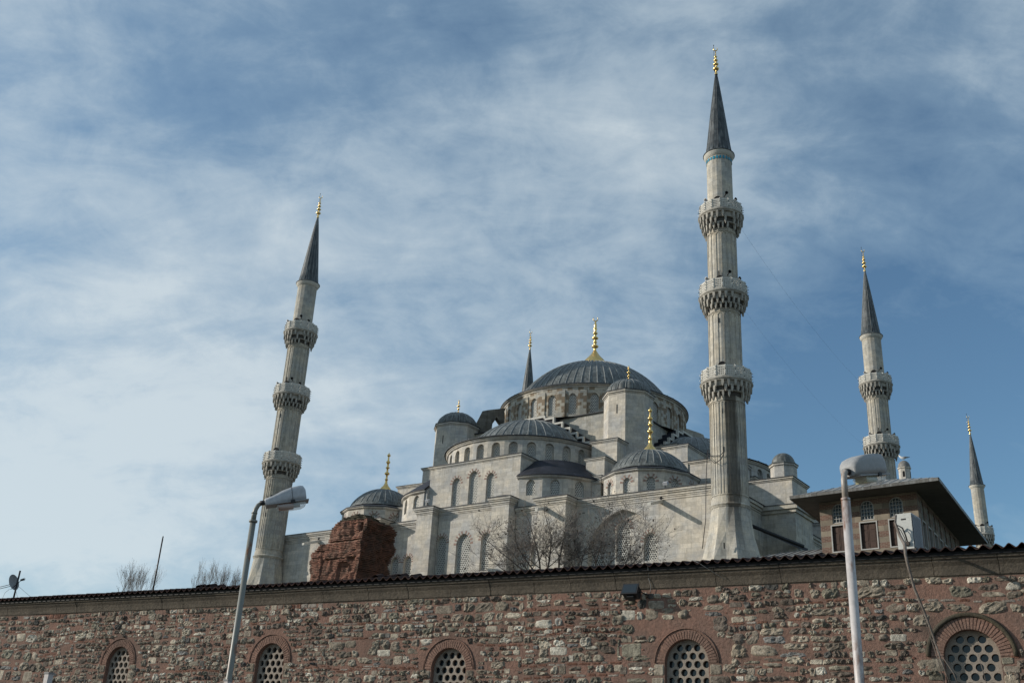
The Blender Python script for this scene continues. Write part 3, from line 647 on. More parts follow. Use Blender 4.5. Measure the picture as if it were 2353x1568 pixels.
facade(-3.42,3.3,-21.2,Z0,24.55,[(-2.9,1.12,18.55,3.5),(-0.36,1.6,18.45,3.6),(2.15,1.08,18.55,3.4)])
facade(5.3,8.3,-21.15,Z0,23.72,[(6.1,0.95,18.6,2.0),(7.5,0.95,18.6,2.0)])
facade(-9.3,-5.45,-21.15,Z0,23.72,[(-8.42,0.95,18.6,1.95),(-6.83,0.98,18.6,1.95)])
def pier(x0,x1,yf,z1,name='buttress'):
    m=MB(); m.box(x0,x1,yf,-20.6,Z0,z1-.62)
    for (p0,za,zb) in ((.05,-.62,-.5),(.12,-.5,-.3),(.22,-.3,-.18),(.3,-.18,0)): m.box(x0-p0,x1+p0,yf-p0,-20.6,z1+za,z1+zb)
    o=m.build(name,'stone',mosque); l=MB(); l.box(x0-.36,x1+.36,yf-.36,-20.6,z1,z1+.05); l.frust(x0-.3,x1+.3,yf-.3,-20.6,z1+.05,z1+.3,(x1-x0)*.5,.5); l.build('lead_cap','lead_edge',o)
    return o
pier(-5.35,-3.5,-22.1,24.58); pier(3.35,5.22,-22.2,24.58); pier(8.4,11.2,-22.4,23.95); pier(-12.2,-9.45,-22.6,23.95)
# wings with a great blind arch holding three windows
for sx in (1,-1):
    x0,x1=(11.25,24.6) if sx>0 else (-24.9,-12.2)
    y=-20.8; z1=23.9; m=MB(); AC=15.72*sx
    big=[(-3.25,17.0),(3.25,17.0),(3.25,20.2)]
    R=4.6; e=R-3.25; th=math.acos(e/R)
    A=[(AC+a_,b_) for a_,b_ in [(-3.25,16.5),(3.25,16.5)]]
    for i in range(11): t=th*i/10; A.append((AC-e+R*cos(t),19.3+R*.78*sin(t)))
    for i in range(9,-1,-1): t=th*i/10; A.append((AC+e-R*cos(t),19.3+R*.78*sin(t)))
    m.panel([(x0,Z0),(x1,Z0),(x1,z1),(x0,z1)],[A],y,y+.55)
    wins=[(13.05*sx,1.2,18.4,2.25),(15.5*sx,1.32,18.6,3.4),(17.98*sx,1.22,18.45,2.3)]
    m.panel([(AC-3.4,16.3),(AC+3.4,16.3),(AC+3.4,23.3),(AC-3.4,23.3)],[arch(w_,h_,True,x0=x_,z0=zb) for x_,w_,zb,h_ in wins],y+.552,y+.9)
    m.box(x0,x1,y+.9,y+1.8,Z0,z1)
    # raised moulding framing the panel
    e0=x1-.85 if sx>0 else x0+.55
    m.box(min(e0,e0+.1*sx),max(e0,e0+.1*sx),y-.05,y,15,23.2); m.box(min(x0+1.2,x1-.56),max(x0+1.2,x1-.56),y-.05,y,23.1,23.2)
    o=m.build('wall','stone',mosque)
    c=MB()
    for (p0,za,zb) in ((.05,-.62,-.5),(.1,-.5,-.3),(.2,-.3,-.18),(.28,-.18,0)): c.box(x0+.01,x1+p0*(sx>0),y-p0,y+.2,z1+za,z1+zb)
    c.build('cornice','stone',o); l=MB(); l.box(x0+.02,x1,y-.34,y+1.6,z1,z1+.055); l.build('lead_cap','lead_edge',o)
    for x_,w_,zb,h_ in wins: window(o,T(x_,y+.552,zb),w_,h_,0.2,0.073,True,vous=5,depth=0.24,vw=0.3)
    s=MB()   # arch stones edge
    # water spout
    xs=19.28*sx
    s.add([(xs-.16,-20.8,22.85),(xs+.16,-20.8,22.85),(xs+.16,-20.8,23.15),(xs-.16,-20.8,23.15),(xs-.14,-22.85,22.2),(xs+.14,-22.85,22.2),(xs+.14,-22.85,22.42),(xs-.14,-22.85,22.42)],[(4,5,6,7),(4,0,1,5)[::-1],(7,6,2,3),(0,4,7,3),(5,1,2,6)]); s.build('water_spout','stone_white',o)
    s=MB(); s.sphere((xs,-20.83,23.25),(.16,.04,.16),10,6); s.build('spout_hole','dark_void',o)
xs=9.1
s=MB(); s.add([(xs-.16,-22.4,22.95),(xs+.16,-22.4,22.95),(xs+.16,-22.4,23.25),(xs-.16,-22.4,23.25),(xs-.14,-23.6,22.6),(xs+.14,-23.6,22.6),(xs+.14,-23.6,22.85),(xs-.14,-23.6,22.85)],[(4,5,6,7),(5,1,0,4),(7,6,2,3),(0,4,7,3),(5,1,2,6)]); s.build('water_spout','stone_white',mosque)
# ---- lead covered terrace roofs and the north-east side
m=MB(); m.frust(-24.2,24.2,-20.2,20.2,23.3,24.0,2,2); m.build('terrace_roof','lead',mosque)
m=MB(); m.box(23.3,24.5,-19.6,20.5,Z0,23.2); m.box(-24.5,-23.3,-19.6,20.5,Z0,23.2); m.box(-23.3,23.3,19.5,20.5,Z0,23.2)
for (p0,za,zb) in ((.06,-.0,.15),(.16,.15,.4),(.3,.4,.65)): m.box(24.4,24.5+p0,-19.9,20.5+p0,23.2+za,23.2+zb)
o=m.build('wall','stone_dull',mosque)
m=MB(); m.box(24.2,24.86,-19.9,20.8,23.85,23.91); m.build('lead_cap','lead_edge',o)
for ya in (-13.0,3.2):
    b=block(mosque,24.5,27.35,ya,ya+3.9,Z0,23.75,name='side_buttress',mat='stone_dull',cor=.3,cd=.6,roofname='lead_cap')
    b2=block(mosque,22.6,27.15,ya+.25,ya+3.7,23.4,26.2,name='side_buttress_head',cor=.16)
    M=T(25.85,ya+1.95,0); oc=[(1.1*cos(rad(22.5+45*k)),1.1*sin(rad(22.5+45*k))) for k in range(8)]
    m=MB(); m.prism(oc,26,27.55,M=M); m.prism([(x*1.1,y*1.1) for x,y in oc],27.55,27.72,M=M); t=m.build('small_turret','stone',mosque)
    m=MB(); m.prism([(x*1.16,y*1.16) for x,y in oc],27.72,27.78,M=M); m.prism([(x*1.13,y*1.13) for x,y in oc],27.78,27.9,M=M,sc=.8)
    m.lathe([(.98,27.8)]+[(max(.96*cos(pi/2*i/8),.001),27.85+1.0*sin(pi/2*i/8)) for i in range(9)],48,M=M,uk=16,mod=lambda a,z:1+0.03*abs(sin(8*a)))
    m.build('turret_dome','lead',t)
m=MB(); m.box(24.5,27.3,-9.1,3.2,Z0,19.5); m.box(24.5,27.6,-9.1,3.2,19.5,19.9); m.build('side_gallery','stone_dull',mosque)
m=MB(); m.add([(24.8,-17.0,21.4),(27.9,-12.2,20.0),(27.9,-12.0,20.3),(24.8,-16.8,21.7)],[(0,1,2,3)]); m.tube([(24.6,-17.2,21.6),(28.0,-13.3,20.2)],0.16,6); m.build('gutter_beam','dark_metal',mosque)
# spotlight on a bracket, roof floodlight boxes
for (x,y,z,r) in ((-4.4,-21.9,24.66,.5),(19.3,-20.2,24.0,.9),(24.0,-17.5,23.9,.5)):
    l=mroot('roof_spotlight',x,y,z,{-4.4:'small black spotlight on a bracket above the left central buttress of the mosque',19.3:'grey box floodlight on the roof edge beside the right corner dome',24.0:'dark floodlight on the cornice just right of the tall front minaret'}[x],'spotlight')
    m=MB(); m.tube([(0,0,0),(0,0,.55)],.03,6); m.tube([(0,0,.3),(.5,-.3,.1)],.025,6); m.build('bracket','dark_metal',l)
    m=MB(); m.box(-.2,.2,-.15,.15,-.12,.12,M=T(.1,-.1,.6)@Matrix.Rotation(.5,4,'X')); m.build('lamp_housing','lamp_grey',l)
# ================================================================== minarets
MINH={}
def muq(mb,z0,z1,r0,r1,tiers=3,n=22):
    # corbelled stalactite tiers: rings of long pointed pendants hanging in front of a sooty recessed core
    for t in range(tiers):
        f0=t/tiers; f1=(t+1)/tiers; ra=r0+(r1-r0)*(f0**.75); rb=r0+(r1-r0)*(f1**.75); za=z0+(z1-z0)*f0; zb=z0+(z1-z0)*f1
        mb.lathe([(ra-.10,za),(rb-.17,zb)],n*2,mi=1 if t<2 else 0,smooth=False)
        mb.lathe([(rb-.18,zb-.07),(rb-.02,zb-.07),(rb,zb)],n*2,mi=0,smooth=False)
        rj=random.Random(t*7+int(z0*10))
        for k in range(n):
            if rj.random()<.10: continue
            a=2*pi*(k+(.5 if t==1 else 0)+rj.uniform(-.06,.06))/n; hw=rb*pi/n*(.34+.1*rj.random())
            M=RZ(a+pi/2)@T(0,-rb,0); lo=za-(zb-za)*(.35+.3*rj.random())
            vs=[(-hw,0.0,zb-.02),(hw,0.0,zb-.02),(hw*.95,.01,za+(zb-za)*.25),(0,.04,lo),(-hw*.95,.01,za+(zb-za)*.25),(-hw,.24,zb-.02),(hw,.24,zb-.02),(hw*.8,.2,za),(0,.14,lo),(-hw*.8,.2,za)]
            mb.add(vs,[(0,4,3,2,1),(1,2,7,6),(2,3,8,7),(3,4,9,8),(4,0,5,9)],mi=0,M=M)
def make_minaret(balc,segs,zt,zc,spr,fin,sooty=False,flare=True,bandz=21.6,tiles=True):
    root=empty('minaret')
    m=MB(); top=balc[0][0]
    if flare:
        # pleated pyramidal foot
        prof=[(14,3.0),(17.3,2.08),(19.4,1.66),(21.3,1.43)]
        N=16; vs=[];fs=[]
        for (z,r) in prof:
            for k in range(N):
                a=2*pi*k/N+rad(11.25); q=max(0,(21.3-z)/7.3); rr=r*(1+(.15*q if k%2 else -.17*q)); vs.append((rr*cos(a),rr*sin(a),z))
        for i in range(3):
            for k in range(N): fs.append((i*N+k,i*N+(k+1)%N,(i+1)*N+(k+1)%N,(i+1)*N+k))
        m.add(vs,fs); m.box(-3,3,-2.6,3,Z0,14.6)
        m.lathe([(1.44,21.3),(1.5,21.42),(1.56,21.5),(1.5,21.6),(1.43,21.66),(1.43,22.0)],32,smooth=False)
    for si,(za,zb,r,nf,zf) in enumerate(segs):
        m.lathe([(r,za),(r*.985,zb)],16,smooth=False,off=rad(11.25))
        # blind flutes: raised fillets ending in little arches
        if nf:
            n=nf; z_a=za+.35; z_b=zb-.75
            for k in range(n):
                a=2*pi*k/n; M=RZ(a)
                m.box(r*.955,r*1.012,-.028,.028,z_a,z_b+.0,M=M)
                ps=[]
                w_=2*pi*r/n/2
                for i in range(7):
                    t=pi*i/6; aa=pi/n-(w_*cos(t))/r+0; ps.append((r*1.0*cos(a+aa),r*1.0*sin(a+aa),z_b+w_*sin(t)*1.1))
                m.tube(ps,.026,4,smooth=False)
            m.lathe([(r*.97,z_a-.1),(r*1.018,z_a-.08),(r*1.018,z_a),(r*.97,z_a+.02)],48,smooth=False)
            m.lathe([(r*.97,z_b+w_*1.1+.06),(r*1.018,z_b+w_*1.1+.08),(r*1.018,z_b+w_*1.1+.16),(r*.97,z_b+w_*1.1+.18)],48,smooth=False)
    sh=m.build('shaft','stone_shaft_sooty' if sooty else 'stone_shaft',root)
    s=MB()
    for (z,a) in ((28.6,-1.45),(25.5,-1.42),(36.3,-1.5),(40.5,-1.4),(18.0,-1.4)): 
        if z<zt: 
            r=2.2 if z<20 else 1.36 if z<30 else 1.3; s.box(r-.05,r+.03,-.035,.035,z,z+.42,M=RZ(a))
    if flare: s.build('slit_window','dark_void',sh)
    for bi,(zb,zl,zr,rs,rb) in enumerate(balc):   # muqarnas foot, ledge, rail top, shaft radius, balcony radius
        b=MB(); muq(b,zb,zl-.12,rs+.05,rb-.02,3,24)
        b.lathe([(rb-.3,zl-.13),(rb,zl-.12),(rb+.07,zl-.04),(rb+.03,zl),(rb-.02,zl+.03),(rb-.02,zl+.16),(rs-.1,zl+.16)],48,smooth=False)
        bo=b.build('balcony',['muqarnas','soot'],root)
        p=MB(); n=16; rr=rb-.1; a_=rr*math.tan(pi/n); H=zr-zl-.1; g=MB()
        holes=[]; nx,nz=4,4
        for i in range(nx):
            for j in range(nz):
                cx=-a_+.1+(2*a_-.2)*(i+.5)/nx; cz=.12+(H-.24)*(j+.5)/nz; hw=(2*a_-.2)/nx*.27; hh=(H-.24)/nz*.27
                if (i+j)%2: hw,hh=hw*1.4,hh*.7
                else: hw,hh=hw*.7,hh*1.4
                holes.append([(cx-hw,cz-hh),(cx+hw,cz-hh),(cx+hw,cz+hh),(cx-hw,cz+hh)])
        for k in range(n):
            M=RZ(2*pi*(k+.5)/n+pi/2)@T(0,-rr,zl+.1)
            p.panel([(-a_,0),(a_,0),(a_,H),(-a_,H)],holes,0,.07,M=M,back=True)
            M2=RZ(2*pi*k/n+pi/2)@T(0,-rr/cos(pi/n)-.01,zl+.08)
            p.box(-.045,.045,-.02,.07,0,H+.05,M=M2)
            for q in range(4): g.sphere((0,-.09,.14+q*H/4),.042,6,4,mi=(0 if q%2 else 1),M=M2); g.tube([(0,-.02,.14+q*H/4),(0,-.08,.14+q*H/4)],.02,4,mi=1,M=M2)
        rl=p.build('railing','stone_white',bo); g.build('light_bulbs',['bulb','dark_metal'],bo)
        d=MB(); d.panel(arch(.62,1.45,False,z0=zl+.1),[],-rs*1.0-.015,-rs*.9,M=RZ(rad(12))); d.build('doorway','dark_void',bo)
        if bi>0 or len(balc)==2:
            for (aa,tt) in ((-2.75,0),(-1.95,.1),(-.35,0),(-.85,.4)):
                h=MB(); M=RZ(aa)@T(rs+.05,0,zr+.12+tt)@Matrix.Rotation(pi/2,4,'Y')
                h.tube([(0,0,-.1),(0,0,.25)],.05,8,M=M); h.lathe([(.05,.2),(.075,.35),(.10,.48),(.15,.54),(.14,.52),(.05,.34)],14,M=M); h.build('loudspeaker','horn' if aa<-1.5 else 'dark_metal',bo)
    # band of tiles and conical lead spire
    r=segs[-1][2]
    c=MB(); c.lathe([(r,zt-.0),(r+.1,zt+.12),(r+.2,zt+.3),(r+.2,zt+.42)],48,smooth=False); c.build('spire_cornice','stone_white',root)
    if tiles:
        q=MB()
        for k in range(24): q.panel(arch(.17,.3,True,n=3),[],-.012,.02,M=RZ(2*pi*k/24)@T(0,-r-.0,zt-.4))
        q.build('tile_band','tile_blue',root)
    q=MB(); rc=r+.04; K=[(r+.26,zt+.40),(r+.26,zt+.46),(rc,zt+.62)]
    for i in range(1,11): f=i/10; K.append((rc*(1-f)**.93*.97+.07*f+.0,zt+.62+(spr-zt-.62)*f))
    q.lathe(K,48,uk=16,mod=None,smooth=True); sp_=q.build('spire','lead_spire',root)
    q=MB()
    for k in range(16): 
        a=2*pi*k/16; q.tube([(rr*cos(a),rr*sin(a),z) for rr,z in K[2:]],.022,4)
    q.build('lead_ribs','lead_rib' if not sooty else 'lead_spire',sp_)
    finial(root,0,0,spr-.1,fin,'spire',base=.14)
    q=MB(); q.tube([(-.16,0,spr+.2),(-.16,0,fin+.55)],.018,5); q.sphere((-.16,0,fin+.55),.05,6,4); q.build('lightning_rod','dark_metal',root)
    return root
BAL=[(30.0,31.35,32.4,1.38,2.02),(37.6,38.95,40.02,1.30,1.97),(45.0,46.5,47.5,1.2,1.85)]
SEG=[(21.95,30.2,1.38,34,1),(31.4,37.7,1.30,16,1),(39.0,45.1,1.2,16,1),(46.55,52.35,1.1,0,1)]
def place_min(o,x,y,label,rz=0,sc=1,z=0):
    o.location=mw(x,y,z); o.rotation_euler=(0,0,MA+rz); o.scale=(MS*sc,)*3; tag(o,label,'minaret','minarets'); return o
mA=place_min(make_minaret(BAL,SEG,52.3,52.6,61.65,64.35,sooty=True),25.7,-22.0,'tallest, nearest minaret with three balconies and a soot-streaked fluted shaft, at the right front corner')
mB=make_minaret(BAL,SEG,52.3,52.6,61.65,64.35,tiles=False)
place_min(mB,-25.1,-22.0,'minaret leaning leftmost in view, three balconies, behind the curved street lamp with the clear bowl')
mD=place_min(copy_tree(mB),25.0,22.0,'rear minaret with two balconies showing, directly above the lamp head on the white pole')
mE=place_min(copy_tree(mB),-25.4,22.8,'hindmost minaret, only its dark spire and gilded finial show left of the main dome')
mF=make_minaret([(37.4,38.8,39.9,.98,1.5),(30.0,31.4,32.5,1.02,1.5)],[(5,30.2,1.05,0,1),(31.4,37.5,1.0,16,1),(38.9,45.9,.92,0,1)],45.9,46.3,54.6,57.3,flare=False,tiles=False)
place_min(mF,25.45,69.0,'smallest distant minaret at the far right, rising past the brick pavilion eave')
# wires strung between the minarets
def wire(name,a,b,sag,r,mat,label,n=24):
    m=MB(); a=Vector(a);b=Vector(b); pts=[a.lerp(b,i/n)-Vector((0,0,sag*4*(i/n)*(1-i/n))) for i in range(n+1)]
    m.tube(pts,r,4); o=m.build(name,mat); tag(o,label,'cable'); return o
wire('festoon_cable',mw(27.2,-21,45.4),mw(24.2,20.8,46.0),1.2,.006,'wire','upper thin cable sagging between the tall front minaret and the right rear minaret')
wire('festoon_cable',mw(27.2,-21,37.8),mw(24.2,20.8,38.3),1.2,.004,'wire','lower thin cable sagging between the tall front minaret and the right rear minaret')
# loose cable on the front minaret
m=MB(); pts=[(-1.45,-.5,26.2),(-1.2,-1.2,25.3),(-.4,-1.62,24.6),(.1,-1.6,24.9),(.3,-1.5,25.4)]
m.tube(pts,.03,5); m.tube([(-1.5,-.4,25.8),(-.9,-1.3,25.35),(0,-1.55,25.2),(.3,-1.5,25.5)],.03,5); m.tube([(-1.5,-.55,26.1),(-1.62,-.7,23.5),(-1.62,-.9,20.6),(-1.9,-1.0,18.4)],.03,5)
c=m.build('lightning_cable','dark_metal',mA)
# ================================================================== brick and stone pavilion on the right
KA=MA+rad(-3.2); KO=mw(43.14,-37.75)
pav=empty('pavilion',(KO.x,KO.y,CZ-MS*CZ),KA,MS,'pavilion of striped brick and stone with wide eave, right of the front minaret','pavilion')
KZ0,KZ1=4.0,17.0; KL,KD=5.35,12.2
wx=[-4.28,-2.7,-1.13]; m=MB()
holes=[arch(.74,1.08,False,n=6,x0=x,z0=15.68) for x in wx]+[[(x-.46,14.12),(x+.46,14.12),(x+.46,15.56),(x-.46,15.56)] for x in wx]
m.panel([(-KL,KZ0),(0,KZ0),(0,KZ1),(-KL,KZ1)],holes,0,.3)
sy=[1.2+1.55*i for i in range(7)]; MR=RZ(pi/2)
holes=[arch(.74,1.08,False,n=6,x0=y,z0=15.68) for y in sy]+[[(y-.46,14.12),(y+.46,14.12),(y+.46,15.56),(y-.46,15.56)] for y in sy]
m.panel([(0.302,KZ0),(KD,KZ0),(KD,KZ1),(0.302,KZ1)],holes,0,.3,M=MR)
m.box(-KL,-KL+.3,.302,KD,KZ0,KZ1); m.box(-KL+.3,-.3,KD-.3,KD,KZ0,KZ1)
wallo=m.build('wall','banded',pav)
m=MB(); m.box(-KL+.31,-.31,.6,KD-.4,KZ0,KZ1-.1); m.build('inner_wall','dark_void',wallo)
def pav_window(M,lab=None):
    w_=MB(); hs=[]; 
    cv=arch(.64,.98,False,n=6,z0=.05)
    for i in range(4):
        for j in range(5):
            x0=-.32+.16*i+.012; x1=x0+.136; z0=.05+.2*j+.01; z1=z0+.175
            q=clip([(x0,z0),(x1,z0),(x1,z1),(x0,z1)],cv)
            if len(q)>=3 and area(q)>.004: hs.append(q)
    w_.panel(arch(.74,1.08,False,n=6),hs,0,.05,M=M@T(0,.06,15.68)); o=w_.build('arched_window','frame_white',pav)
    p=MB(); p.panel(arch(.74,1.08,False,n=6),[],.07,.09,M=M@T(0,.06,15.68)); p.build('pane','glass_blue',o)
    s=MB(); 
    s.panel([(-.49,14.08),(.49,14.08),(.49,15.6),(-.49,15.6)],[[(-.43,14.14),(.43,14.14),(.43,15.54),(-.43,15.54)]],-.03,.12,M=M)
    o=s.build('shutter_window','frame_white',pav)
    for sg in (-1,1):
        s=MB(); x0,x1=(.01,.41) if sg>0 else (-.41,-.01); s.box(x0,x1,.1,.14,14.17,15.51,M=M)
        for (za,zb) in ((14.24,14.5),(14.56,15.12),(15.18,15.44)):
            s.box(x0+.07,x1-.07,.085,.1,za,zb,M=M)
        s.build('shutter','shutter_wood',o)
for x in wx: pav_window(T(x,0,0))
for y in sy: pav_window(MR@T(y,0,0))
# wide lead roof on boarded eaves
E0=1.55; z=17.0; m=MB()
x0,x1,y0,y1=-KL-E0+.34,E0-.1,-E0,KD+E0; hx=(x1-x0)/2
m.add([(x0,y0,z-.08),(x1,y0,z-.08),(x1,y1,z-.08),(x0,y1,z-.08)],[(0,3,2,1)]); sof=m.build('eave_boards','wood_soffit',pav)
m=MB(); m.panel([(x0,z-.10),(x1,z-.10),(x1,z+.06),(x0,z+.06)],[],y0-.03,y0+.03); m.panel([(y0+.03,z-.10),(y1,z-.10),(y1,z+.06),(y0+.03,z+.06)],[],-.03-x1,.03-x1,M=RZ(pi/2)); m.box(x0-.03,x0+.03,y0+.03,y1,z-.10,z+.06)
m.build('fascia','lead_fascia',sof)
rh=hx*.365; rz_=z+.06
pk0=(x0+hx,y0+hx,rz_+rh); pk1=(x0+hx,y1-hx,rz_+rh)
m=MB(); m.add([(x0-.04,y0-.04,rz_),(x1+.04,y0-.04,rz_),(x1+.04,y1+.04,rz_),(x0-.04,y1+.04,rz_),pk0,pk1],[(0,1,4),(1,2,5,4),(2,3,5),(3,0,4,5)]); rf=m.build('roof','lead_brown',pav)
m=MB()
def onroof(x,y):
    d=min(x-x0,x1-x,y-y0,y1-y); return rz_+d*.365
for i in range(1,16):
    x=x0+(x1-x0)*i/16; d=min(x-x0,x1-x); m.tube([(x,y0,rz_+.01),(x,y0+d,onroof(x,y0+d)+.01)],.028,5)
for i in range(1,40):
    y=y0+(y1-y0)*i/40; d=min(y-y0,y1-y,hx); m.tube([(x1,y,rz_+.01),(x1-d,y,onroof(x1-d,y)+.01)],.028,5); m.tube([(x0,y,rz_+.01),(x0+d,y,onroof(x0+d,y)+.01)],.028,5)
m.build('lead_ribs','lead_rib',rf)
for o_ in [c for c in bpy.data.objects if c.type=='MESH' and (c.parent==pav or (c.parent and c.parent.parent==pav) or (c.parent and c.parent.parent and c.parent.parent.parent==pav))]:
    for v in o_.data.vertices: v.co.x-=.123*v.co.y
# small domed chimney with a gull on top
CHX,CHY=-2.0,4.75; cp=mw(0,0); M=T(CHX,CHY,0); oc=[(.33*cos(rad(22.5+45*k)),.33*sin(rad(22.5+45*k))) for k in range(8)]
m=MB(); m.prism(oc,17.2,19.65,M=M); m.prism([(x*1.15,y*1.15) for x,y in oc],19.65,19.72,M=M); ch=m.build('chimney','stone',pav)
m=MB(); m.lathe([(.36,19.72)]+[(max(.35*cos(pi/2*i/7),.001),19.74+.42*sin(pi/2*i/7)) for i in range(8)],16,M=M); m.build('chimney_dome','lead_brown',ch)
m=MB()
for k in range(4): m.panel(arch(.13,.34,False,n=4,z0=19.12),[],-.318,-.3,M=M@RZ(rad(8)+k*pi/2))
m.build('smoke_opening','dark_void',ch)
def gull(name,loc,rz,s,label):
    m=MB(); M=T(*loc)@RZ(rz)@Matrix.Scale(s,4)
    m.tube([(-.36,0,.25),(-.2,0,.22),(-.05,0,.2),(.1,0,.22),(.2,0,.3),(.25,0,.37)],[.02,.06,.1,.1,.07,.05],10,M=M); m.sphere((.27,0,.4),(.06,.05,.052),10,6,M=M)
    m.tube([(.02,.03,.13),(.02,.03,0)],.01,4,M=M); m.tube([(.02,-.03,.13),(.02,-.03,0)],.01,4,M=M)
    root=m.build(name,'gull_white'); tag(root,label,'gull')
    q=MB(); q.tube([(.1,.07,.25),(-.1,.085,.25),(-.3,.04,.24),(-.5,0,.25)],[.03,.06,.045,.01],6,M=M); q.tube([(.1,-.07,.25),(-.1,-.085,.25),(-.3,-.04,.24),(-.5,0,.25)],[.03,.06,.045,.01],6,M=M); q.build('wing','gull_grey',root)
    q=MB(); q.tube([(.32,0,.4),(.39,0,.385)],[.015,.003],5,M=M); q.build('beak','lens_yellow',root); return root
P=Matrix.Translation(pav.location)@RZ(KA)@Matrix.Scale(MS,4)
gl=P@Vector((CHX,CHY,20.17)); gull('gull',gl,rad(158),.95,'white and grey gull perched on the little domed chimney of the pavilion')
# low lead roof in front of the mosque
low=empty('outbuilding',(KO.x,KO.y,CZ-MS*CZ),KA,MS,'low outbuilding with a pale sloping lead roof between the front minaret and the pavilion','outbuilding')
m=MB(); m.box(-10.0,-5.4,-.4,3.5,4,13.95); m.build('wall','stone_dull',low)
m=MB(); A=[(-10.9,-.85,13.87),(-5.37,-.85,13.92),(-5.37,1.9,14.78),(-8.7,1.9,14.78),(-5.37,5,14.0),(-10.9,5,13.9)]
m.add(A,[(0,1,2,3),(3,2,4,5),(0,3,5)]); m.box(-10.9,-5.4,-.87,-.8,13.72,13.88); r_=m.build('roof','lead_brown',low)
m=MB()
for i in range(11): 
    x=-10.5+.48*i; t=min(1,max(0.12,(x+10.9)/2.2)); m.tube([(x-.55*0,-.86,13.9),(x,-.86+2.75*t,13.91+.88*t)],.03,5)
m.build('lead_ribs','lead_rib',r_)
# ================================================================== ruined brick pier
rn=mroot('ruin',0,0,0,'crumbling red brick ruin standing before the left part of the mosque','ruin')
def interp(z,tab):
    if z<=tab[0][0]: return tab[0][1]
    for (a,va),(b,vb) in zip(tab,tab[1:]):
        if z<=b: return va+(vb-va)*(z-a)/(b-a)
    return tab[-1][1]
LT=[(12,-10.1),(16.7,-10.2),(17.9,-10.42),(18.6,-10.5),(19.25,-10.35),(19.45,-9.75),(19.9,-9.2),(20.05,-8.7),(20.7,-8.45),(21.3,-8.2),(21.6,-7.7),(21.95,-6.9),(22.1,-6.0),(22.25,-5.4)]
RT=[(12,-4.4),(16.5,-4.55),(17.4,-4.6),(18.5,-4.4),(19.5,-4.4),(20.5,-4.35),(21.2,-3.9),(21.6,-3.8),(22.0,-4.3),(22.25,-5.0)]
BT=[(12,-25.5),(17.5,-25.5),(18.2,-25.9),(19.0,-25.9),(20.0,-25.6),(20.6,-25.9),(21.2,-26.2),(21.7,-27.2),(22.0,-28.2),(22.25,-29.2)]
def ruin_layer(m,z0,z1,z,jit,inset,mi):
    xl,xr,yb=interp(z,LT),interp(z,RT),interp(z,BT); yf=-30.0
    pts=[]
    def seg(a,b,st=.13):
        n=max(2,int(math.hypot(b[0]-a[0],b[1]-a[1])/st)); return [(a[0]+(b[0]-a[0])*i/n,a[1]+(b[1]-a[1])*i/n) for i in range(n)]
    rim=seg((xl,yf),(xr,yf),.1)+seg((xr,yf),(xr+.05,yb),.1)+seg((xr+.05,yb),(xl+1.2,yb),.3)+seg((xl+1.2,yb),(xl,yf),.3)
    cxm,cym=(xl+xr)/2,(yf+yb)/2; out=[]
    for (x,y) in rim:
        dx,dy=0,0
        front=abs(y-yf)<1e-6; right=abs(x-xr)<.06 and not front
        nx,ny=(0,-1) if front else ((1,0) if right else ((x-cxm),(y-cym)))
        l=math.hypot(nx,ny) or 1; nx/=l; ny/=l
        n1=noise.noise(Vector((x*.55,y*.55,z*.7)))*.34+noise.noise(Vector((x*1.9,y*1.9,z*2.1)))*.2+noise.noise(Vector((x*5,y*5,z*7+jit*9)))*.05
        if right: n1*=1.5
        d=n1-inset+ (jit-.5)*.07
        d+=-.10*max(0,noise.noise(Vector((x*.8,y*.8,z*6)))) 
        if right and inset: d-=.07
        if front:
            if z<18.66 and -9.0<x<-4.9: d-=.20
            if z<18.3 and -7.15<x<-5.75 and z<17.6+math.sqrt(max(0,.49-(x+6.45)**2)): d-=.18
            if 20.0<z<20.1: d-=.14
            if z>20.7 and -4.75<x<-4.35 and z<21.5: d-=.5
            if x<-8.9 and z<19.4: d-=.10
        out.append((x+nx*d,y+ny*d))
    n=len(out); vs=[(x,y,z0) for x,y in out]+[(x,y,z1) for x,y in out]
    m.add(vs,[tuple(range(n-1,-1,-1)),tuple(range(n,2*n))]+[(i,(i+1)%n,n+(i+1)%n,n+i) for i in range(n)],mi=mi)
    o0=len(m.mi)-n
    for i in range(n):
        x=(out[i][0]+out[(i+1)%n][0])/2
        if abs(rim[i][0]-xr)<.06 and mi<2: m.mi[o0+i]=mi+3  # right-face quads take the darker brick and mortar
rr_=random.Random(3); m=MB(); z=13.0
while z<22.2:
    t=.075+rr_.random()*.025; g_=.045+rr_.random()*.02
    ruin_layer(m,z,z+t,z,rr_.random(),0,0 if z<21.75 else 2); ruin_layer(m,z+t,z+t+g_,z+t,rr_.random(),.065,1 if z<21.8 else 2); z+=t+g_
m.build('brick_courses',['ruin_brick','ruin_mortar','moss_and_gap_shade','ruin_right_brick','ruin_right_mortar'],rn)
# ================================================================== old street building with its rubble wall
bld=empty('old_building',(-17.8,37.96,0),WD,1,'long rubble-walled street building with arched lattice windows and dark wavy tiled roof','building')
R_=random.Random(11)
WIN=[(6.66,5.09,1.08),(13.08,5.11,1.08),(19.3,4.90,1.08),(25.89,5.02,1.08),(32.06,5.12,1.08)]   # centre, crown height, width
WB=2.9; L0,L1=-16,50
m=MB(); m.panel([(L0,0),(L1,0),(L1,6.27),(L0,6.27)],[arch(w_,zt-WB,False,x0=x,z0=WB,n=10) for x,zt,w_ in WIN],0,.62)
wl_=m.build('rubble_wall','mortar',bld)
